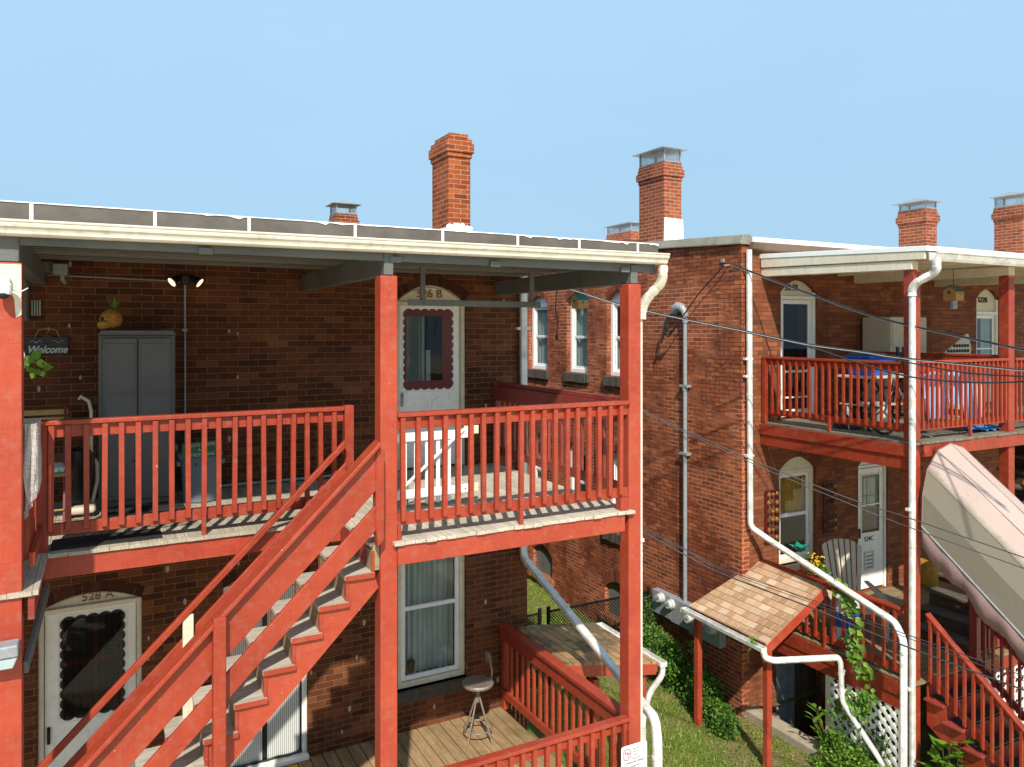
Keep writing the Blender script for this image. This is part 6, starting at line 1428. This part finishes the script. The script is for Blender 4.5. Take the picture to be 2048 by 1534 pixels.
# overhead cables
def cable(label, pts, r, mat='wire', n=10):
    pts = [Vector(p) for p in pts]; out = []
    for i in range(len(pts) - 1):
        a, b = pts[max(i - 1, 0)], pts[i]; c, d = pts[i + 1], pts[min(i + 2, len(pts) - 1)]
        for k in range(n):
            t_ = k / n; out.append(.5 * ((2 * b) + (c - a) * t_ + (2 * a - 5 * b + 4 * c - d) * t_ * t_ + (3 * b - a - 3 * c + d) * t_ ** 3))
    out.append(pts[-1]); o = MB().tube(out, r, 6).build('overhead_cable', mat, None, smooth=True, org=tuple(pts[0])); return tag(o, label, 'cable', None)
def cpts(px, d0, d1):
    n = len(px); out = []
    for i, (x, y) in enumerate(px):
        f = (x - px[0][0]) / (px[-1][0] - px[0][0]); F = d0 + (d1 - d0) * f; q = P(x, y, Y=5); s_ = F / (_s * q.x + _c * q.y); out.append(q * s_)
    return out
A1 = [(1465, 527), (1477, 533), (1565, 567), (1721, 624), (1812, 649), (1999, 689), (2048, 699), (2300, 745)]
A2 = [(1120, 570), (1236, 607), (1291, 620), (1368, 637), (1488, 661), (1612, 687), (1727, 703), (1812, 716), (2048, 740), (2300, 762)]
A3 = [(1230, 606), (1291, 622), (1488, 664), (1612, 692), (1706, 722), (1812, 752), (1929, 764), (2048, 763), (2300, 745)]
A4 = [(1488, 663), (1612, 690), (1727, 707), (1812, 724), (1930, 745), (2048, 753), (2300, 765)]
A5 = [(1200, 780), (1288, 823), (1370, 861), (1497, 917), (1560, 943), (1712, 1002), (1812, 1034), (2048, 1115), (2300, 1200)]
A6 = [(1200, 783), (1288, 826), (1370, 865), (1497, 923), (1560, 951), (1712, 1013), (1812, 1052), (2048, 1137), (2300, 1228)]
A7 = [(1200, 1010), (1288, 1056), (1370, 1098), (1448, 1138), (1624, 1200), (1794, 1262), (2048, 1352), (2300, 1440)]
A8 = [(1200, 1020), (1288, 1065), (1370, 1110), (1448, 1149), (1624, 1216), (1797, 1287), (2048, 1380), (2300, 1470)]
A9 = [(1200, 1014), (1288, 1060), (1370, 1101), (1448, 1142), (1624, 1206), (1794, 1268), (2048, 1362), (2300, 1452)]
cable('thick black cable from the alley wall hook sagging above the right upper railing', cpts(A1, 12.1, 7.0), .012)
cable('bare pale cable twisted along the upper black cable from the alley wall hook', cpts([(x, y + 2.2) for x, y in A1], 12.1, 7.0), .006, 'wire_light')
cable('pale twisted cable passing behind the birdhouse and corner post toward the right', cpts([(x, y + 2) for x, y in A2], 12.0, 7.5), .006, 'wire_light')
cable('black cable twisted with the pale one behind the birdhouse', cpts(A2, 12.0, 7.5), .009)
cable('black cable sagging lowest across the right upper railing', cpts(A3, 12.0, 7.5), .011)
cable('black cable running just under the pale cable over the right upper railing', cpts(A4, 11.2, 7.5), .010)
cable('upper of the two thin cables crossing the alley wall at mid height', cpts(A5, 9.5, 6.6), .006)
cable('lower of the two thin cables crossing the alley wall at mid height', cpts(A6, 9.5, 6.6), .005)
cable('highest of the three cables passing in front of the tan canopy', cpts(A7, 9.5, 6.4), .005)
cable('lowest and thickest of the three cables passing in front of the tan canopy', cpts(A8, 9.5, 6.4), .008)
cable('middle thin cable of the three passing in front of the tan canopy', cpts(A9, 9.5, 6.4), .004)
# ================================================================ FENCE AND GREENERY
fe = thing('chain_link_fence', 'black chain link fence with a gate across the alley', 'fence', (6.9, 11.1, -6)); FY = 11.1; ft = -4.72; g0_ = -5.95
for i, x in enumerate((4.98, 6.05, 6.45, 6.62, 8.72)):
    MB().tube([(x, FY, g0_ - .1), (x, FY, ft + .06)], .032 if i in (2, 3) else .026, 10).lathe((x, FY, ft + .06), [(.035, 0), (.03, .02), (.0, .035)], 10).build('post', 'black_metal', fe, smooth=True)
for xa_, xb_ in ((4.98, 6.45), (6.62, 8.72)): MB().tube([(xa_, FY, ft), (xb_, FY, ft)], .02, 8).build('top_rail', 'black_metal', fe, smooth=True)
def chain(x0, x1, z0, z1, s=.06):
    mb = MB(); H = z1 - z0
    for k in range(-int(H / s) - 1, int((x1 - x0) / s) + 2):
        for sg in (1, -1):
            a = x0 + k * s; p = [(a, z0), (a + H, z1)] if sg == 1 else [(a + H, z0), (a, z1)]
            (u0, w0), (u1, w1) = p
            def cl(u, w, uu, ww):
                if u < x0: t_ = (x0 - u) / (uu - u); return x0, w + (ww - w) * t_
                if u > x1: t_ = (x1 - u) / (uu - u); return x1, w + (ww - w) * t_
                return u, w
            if max(u0, u1) <= x0 + .005 or min(u0, u1) >= x1 - .005: continue
            A = cl(u0, w0, u1, w1); B = cl(u1, w1, u0, w0); mb.beam((A[0], FY + .004 * sg, A[1]), (B[0], FY + .004 * sg, B[1]), .009, .009, (0, 1, 0))
    return mb
chain(4.98, 6.45, g0_, ft).build('chain_mesh', 'black_metal', fe); chain(6.62, 8.72, g0_, ft).build('chain_mesh', 'black_metal', fe)

def leafmesh(pts, dirs, ln, wd):
    """many small folded leaves in one mesh (numpy)"""
    n = len(pts); d = dirs / np.linalg.norm(dirs, axis=1, keepdims=True); r = np.random.randn(n, 3); s_ = np.cross(d, r); s_ /= np.linalg.norm(s_, axis=1, keepdims=True); u_ = np.cross(s_, d)
    ln = ln.reshape(-1, 1); wd = wd.reshape(-1, 1)
    a = pts; b = pts + d * ln * .45 + s_ * wd * .5 + u_ * wd * .15; e = pts + d * ln; c = pts + d * ln * .45 - s_ * wd * .5 + u_ * wd * .15
    v = np.stack([a, b, e, c], 1).reshape(-1, 3); idx = np.arange(n) * 4
    f = np.stack([np.stack([idx, idx + 1, idx + 2], 1), np.stack([idx, idx + 2, idx + 3], 1)], 1).reshape(-1, 3)
    return v, f
def npbuild(name, v, f, mat, parent=None, org=(0, 0, 0)):
    L = ORG.get(parent.name, Vector((0, 0, 0))) if parent else Vector(org)
    me = bpy.data.meshes.new(name); v = v - np.array(L); me.vertices.add(len(v)); me.vertices.foreach_set('co', v.astype(np.float32).ravel())
    me.loops.add(f.size); me.loops.foreach_set('vertex_index', f.ravel().astype(np.int32)); me.polygons.add(len(f)); me.polygons.foreach_set('loop_start', np.arange(0, f.size, 3, dtype=np.int32)); me.polygons.foreach_set('loop_total', np.full(len(f), 3, dtype=np.int32))
    me.update(calc_edges=True); me.materials.append(M[mat]); o = bpy.data.objects.new(name, me); COL.objects.link(o)
    if parent: o.parent = parent
    else: o.location = L
    ORG[o.name] = L; return o
# lawn: only blades where the photo looks
def gz(x, y): return GZ + np.maximum(0, y - 9) * .035
n = 70000
x = np.random.uniform(4.9, 9.0, n); y = np.random.uniform(5.2, 17, n) ** 1.0
den = (np.sin(x * 2.1 + 1) * np.cos(y * 1.7) + np.sin(x * 5.3 + y * 3.1) * .5 + np.random.randn(n) * .45); bare = np.exp(-((x - 8.3) ** 2 / .5 + (y - 7.2) ** 2 / 1.6)) * 1.8
keep = (den - bare > -.45) & ~((x > 8.95) & (y > 7.3) & (y < 8.9)); x, y = x[keep], y[keep]; n = len(x)
h = np.random.uniform(.02, .065, n); a = np.random.uniform(0, 6.28, n); w_ = np.random.uniform(.005, .011, n); z = gz(x, y)
lx, ly = np.random.randn(n) * .028, np.random.randn(n) * .028
v = np.stack([np.stack([x - w_ * np.cos(a), y - w_ * np.sin(a), z], 1), np.stack([x + w_ * np.cos(a), y + w_ * np.sin(a), z], 1), np.stack([x + lx, y + ly, z + h], 1)], 1).reshape(-1, 3)
o = npbuild('grass', v, np.arange(n * 3).reshape(-1, 3), 'leaf_grass', None, (7, 9, GZ)); o['kind'] = 'stuff'; o['label'] = 'patchy green lawn in the alley and below the canopies'
# clover-like weeds
n = 9000; x = np.random.uniform(5.0, 9.0, n); y = np.random.uniform(5.2, 11, n); k_ = (np.sin(x * 3 + 2) + np.cos(y * 2.3) + np.random.randn(n) * .4) > .7; x, y = x[k_], y[k_]; n = len(x)
d = np.stack([np.random.randn(n), np.random.randn(n), np.random.uniform(.1, .8, n)], 1); v, f = leafmesh(np.stack([x, y, gz(x, y) + np.random.uniform(.01, .06, n)], 1), d, np.random.uniform(.02, .045, n), np.random.uniform(.015, .03, n))
o = npbuild('ground_cover', v, f, 'leaf', None, (7, 8, GZ)); o['kind'] = 'stuff'; o['label'] = 'low clover weeds among the grass'
def shrub(label, blobs, nleaf, size, mat='leaf_dark', name='shrub', cat='shrub', group=None):
    c0 = blobs[0]; s_ = thing(name, label, cat, (c0[0], c0[1], GZ), group); P_, D_ = [], []
    tot = sum(b[3] ** 2 for b in blobs)
    for (bx, by, bz, r) in blobs:
        m = int(nleaf * r * r / tot); u = np.random.randn(m, 3); u /= np.linalg.norm(u, axis=1, keepdims=True); rr = r * (.45 + .6 * np.random.rand(m, 1) ** .6) * (1 + .25 * np.sin(u[:, :1] * 7 + u[:, 1:2] * 5))
        p = np.array([bx, by, bz]) + u * rr * np.array([.8, 1, .85]); P_.append(p); D_.append(u * .7 + np.random.randn(m, 3) * .5 + np.array([-.1, -.1, -.1]))
    P_ = np.concatenate(P_); D_ = np.concatenate(D_); k_ = P_[:, 2] > GZ; P_, D_ = P_[k_], D_[k_]
    v, f = leafmesh(P_, D_, np.random.uniform(.7, 1.3, len(P_)) * size, np.random.uniform(.5, .8, len(P_)) * size); npbuild('leaves', v, f, mat, s_)
    mb = MB()
    for (bx, by, bz, r) in blobs[:8]:
        for q in range(3): mb.tube([(bx + random.uniform(-.1, .1), by + random.uniform(-.1, .1), GZ - .02), (bx + random.uniform(-r, r) * .5, by + random.uniform(-r, r) * .5, bz), (bx + random.uniform(-r, r) * .8, by + random.uniform(-r, r) * .8, bz + r * .7)], .006, 4)
    mb.build('stems', 'stem', s_); return s_
bl = [(8.45 + random.uniform(-.15, .12), y, GZ + random.uniform(.12, .42) + (0.25 if 9.9 < y < 10.7 else 0), random.uniform(.22, .34)) for y in np.arange(9.3, 10.9, .2)]
shrub('dense leafy green shrub along the foot of the alley wall below the meters', bl, 9000, .055)
bl = [(8.25 + random.uniform(-.1, .1), y, GZ + .16, .2) for y in np.arange(8.6, 9.6, .2)]
shrub('lighter low shrub behind the far canopy post, before the concrete curb', bl, 3500, .05, 'leaf_dark')
shrub('tall weed climbing the brick wall under the meters', [(8.68, 9.75, GZ + .5, .14), (8.7, 9.78, GZ + .8, .12), (8.7, 9.72, GZ + 1.0, .09), (8.62, 9.7, GZ + .3, .15)], 420, .07, 'leaf', 'weed', 'weed')
shrub('vine growing up the end post of the chain link fence', [(8.66, 11.0, GZ + z_, .12) for z_ in np.arange(.1, 1.2, .15)], 900, .05, 'leaf_dark', 'vine', 'vine')
shrub('pale green bush in a blue pot in front of the white lattice', [(8.90, 6.95, GZ + .22, .26), (8.95, 7.25, GZ + .26, .22), (8.8, 6.7, GZ + .22, .22), (8.75, 6.9, GZ + .1, .24), (8.9, 6.5, GZ + .18, .2), (8.75, 7.2, GZ + .1, .2)], 4200, .055, 'leaf', 'bush', 'bush')
fp = thing('garden_pot', 'teal glazed flower pot under the pale bush by the lattice', 'pot', (8.6, 6.6, GZ)); MB().lathe((8.62, 6.72, GZ - .02), [(.12, 0), (.16, .12), (.18, .24), (.19, .25), (.17, .26)], 20).build('pot_body', 'teal', fp, smooth=True)
def stemplant(label, c, n, h, ll, lw, mat, name='plant', spread=.12):
    s_ = thing(name, label, 'plant', c); mb = MB(); st_ = MB()
    for i in range(n):
        a = random.uniform(0, 6.28); top = Vector((c[0] + spread * math.cos(a), c[1] + spread * math.sin(a), c[2] + h * random.uniform(.7, 1))); base = Vector(c) + Vector((.02 * math.cos(a), .02 * math.sin(a), 0)); st_.tube([base, base.lerp(top, .5) + Vector((.01, 0, 0)), top], .005, 5)
        for k in range(9):
            t_ = .15 + .85 * k / 8; b = a + k * 2.4; mb.leaf(base.lerp(top, t_), (math.cos(b), math.sin(b), .45), (-math.cos(b) * .4, -math.sin(b) * .4, 1), ll * random.uniform(.7, 1.1), lw, .12)
    mb.build('leaves', mat, s_); st_.build('stems', 'stem', s_); return s_
stemplant('tall narrow leaved plant rising in front of the lattice', (9.02, 7.35, GZ), 7, .7, .17, .045, 'leaf', 'plant', .3)
stemplant('dark green narrow leaved plant against the lattice near the white pipes', (9.02, 6.75, GZ), 6, .8, .16, .045, 'leaf_dark', 'plant', .2)
c = P(1885, 1470, X=9.5)
stemplant('broad leaved green plant under the right stairs', (9.38, 5.95, GZ), 7, 1.0, .24, .12, 'leaf', 'plant', .18)
# heart-leaved vine hanging through the railing, over the rim and down the lattice
vn = thing('vine', 'heart leaved vine trailing through the lower right railing down to the lattice', 'vine', (9.1, 7.2, -4.5)); mb = MB(); st_ = MB()
path = [(1672, 1150), (1690, 1185), (1708, 1215), (1715, 1260), (1712, 1300), (1722, 1330), (1738, 1352), (1742, 1390), (1728, 1410), (1705, 1420), (1735, 1430)]
pp = [P(x_, y_, X=9.13) for x_, y_ in path]; st_.tube(pp, .006, 6); st_.build('stem', 'stem', vn, smooth=True)
for i in range(len(pp) - 1):
    for q in range(20 if i < 5 else 9):
        p = pp[i].lerp(pp[i + 1], random.random()) + Vector((random.uniform(-.05, .01), random.gauss(0, .085 if i < 5 else .06), random.gauss(0, .04))); mb.leaf(p, (random.uniform(-.8, .1), random.uniform(-.7, .7), random.uniform(-1, .1)), (-1, -.5, .4), random.uniform(.07, .12), random.uniform(.06, .10), .12)
mb.build('leaves', 'leaf', vn)
vn2 = thing('vine', 'bright green creeper spread over the top of the white lattice', 'vine', (9.1, 7.0, -5.2)); mb = MB()
for q in range(150):
    p = P(1700 + random.gauss(0, 22), 1412 + random.gauss(0, 14), X=9.12); mb.leaf(p, (random.uniform(-.8, .1), random.uniform(-.8, .8), random.uniform(-1, .4)), (-1, -.5, .5), random.uniform(.05, .08), random.uniform(.04, .065), .12)
mb.build('leaves', 'leaf', vn2)
gw = shrub('small green seedling growing in the gutter of the tan canopy', [(P(1503, 1288, X=7.9).x, P(1503, 1288, X=7.9).y, P(1503, 1288, X=7.9).z, .06), (P(1506, 1275, X=7.9).x, P(1506, 1275, X=7.9).y, P(1506, 1275, X=7.9).z, .05)], 60, .04, 'leaf', 'weed', 'weed') if False else None
sd = thing('weed', 'small green seedling growing in the gutter of the tan canopy', 'weed', tuple(P(1503, 1288, X=7.91))); mb = MB()
for q in range(40):
    p = P(1503 + random.gauss(0, 4), 1286 + random.gauss(0, 7), X=7.88); mb.leaf(p, (random.uniform(-1, 1), random.uniform(-1, 1), random.uniform(-1, .6)), (-1, -.5, .5), .04, .03)
mb.build('leaves', 'leaf', sd)
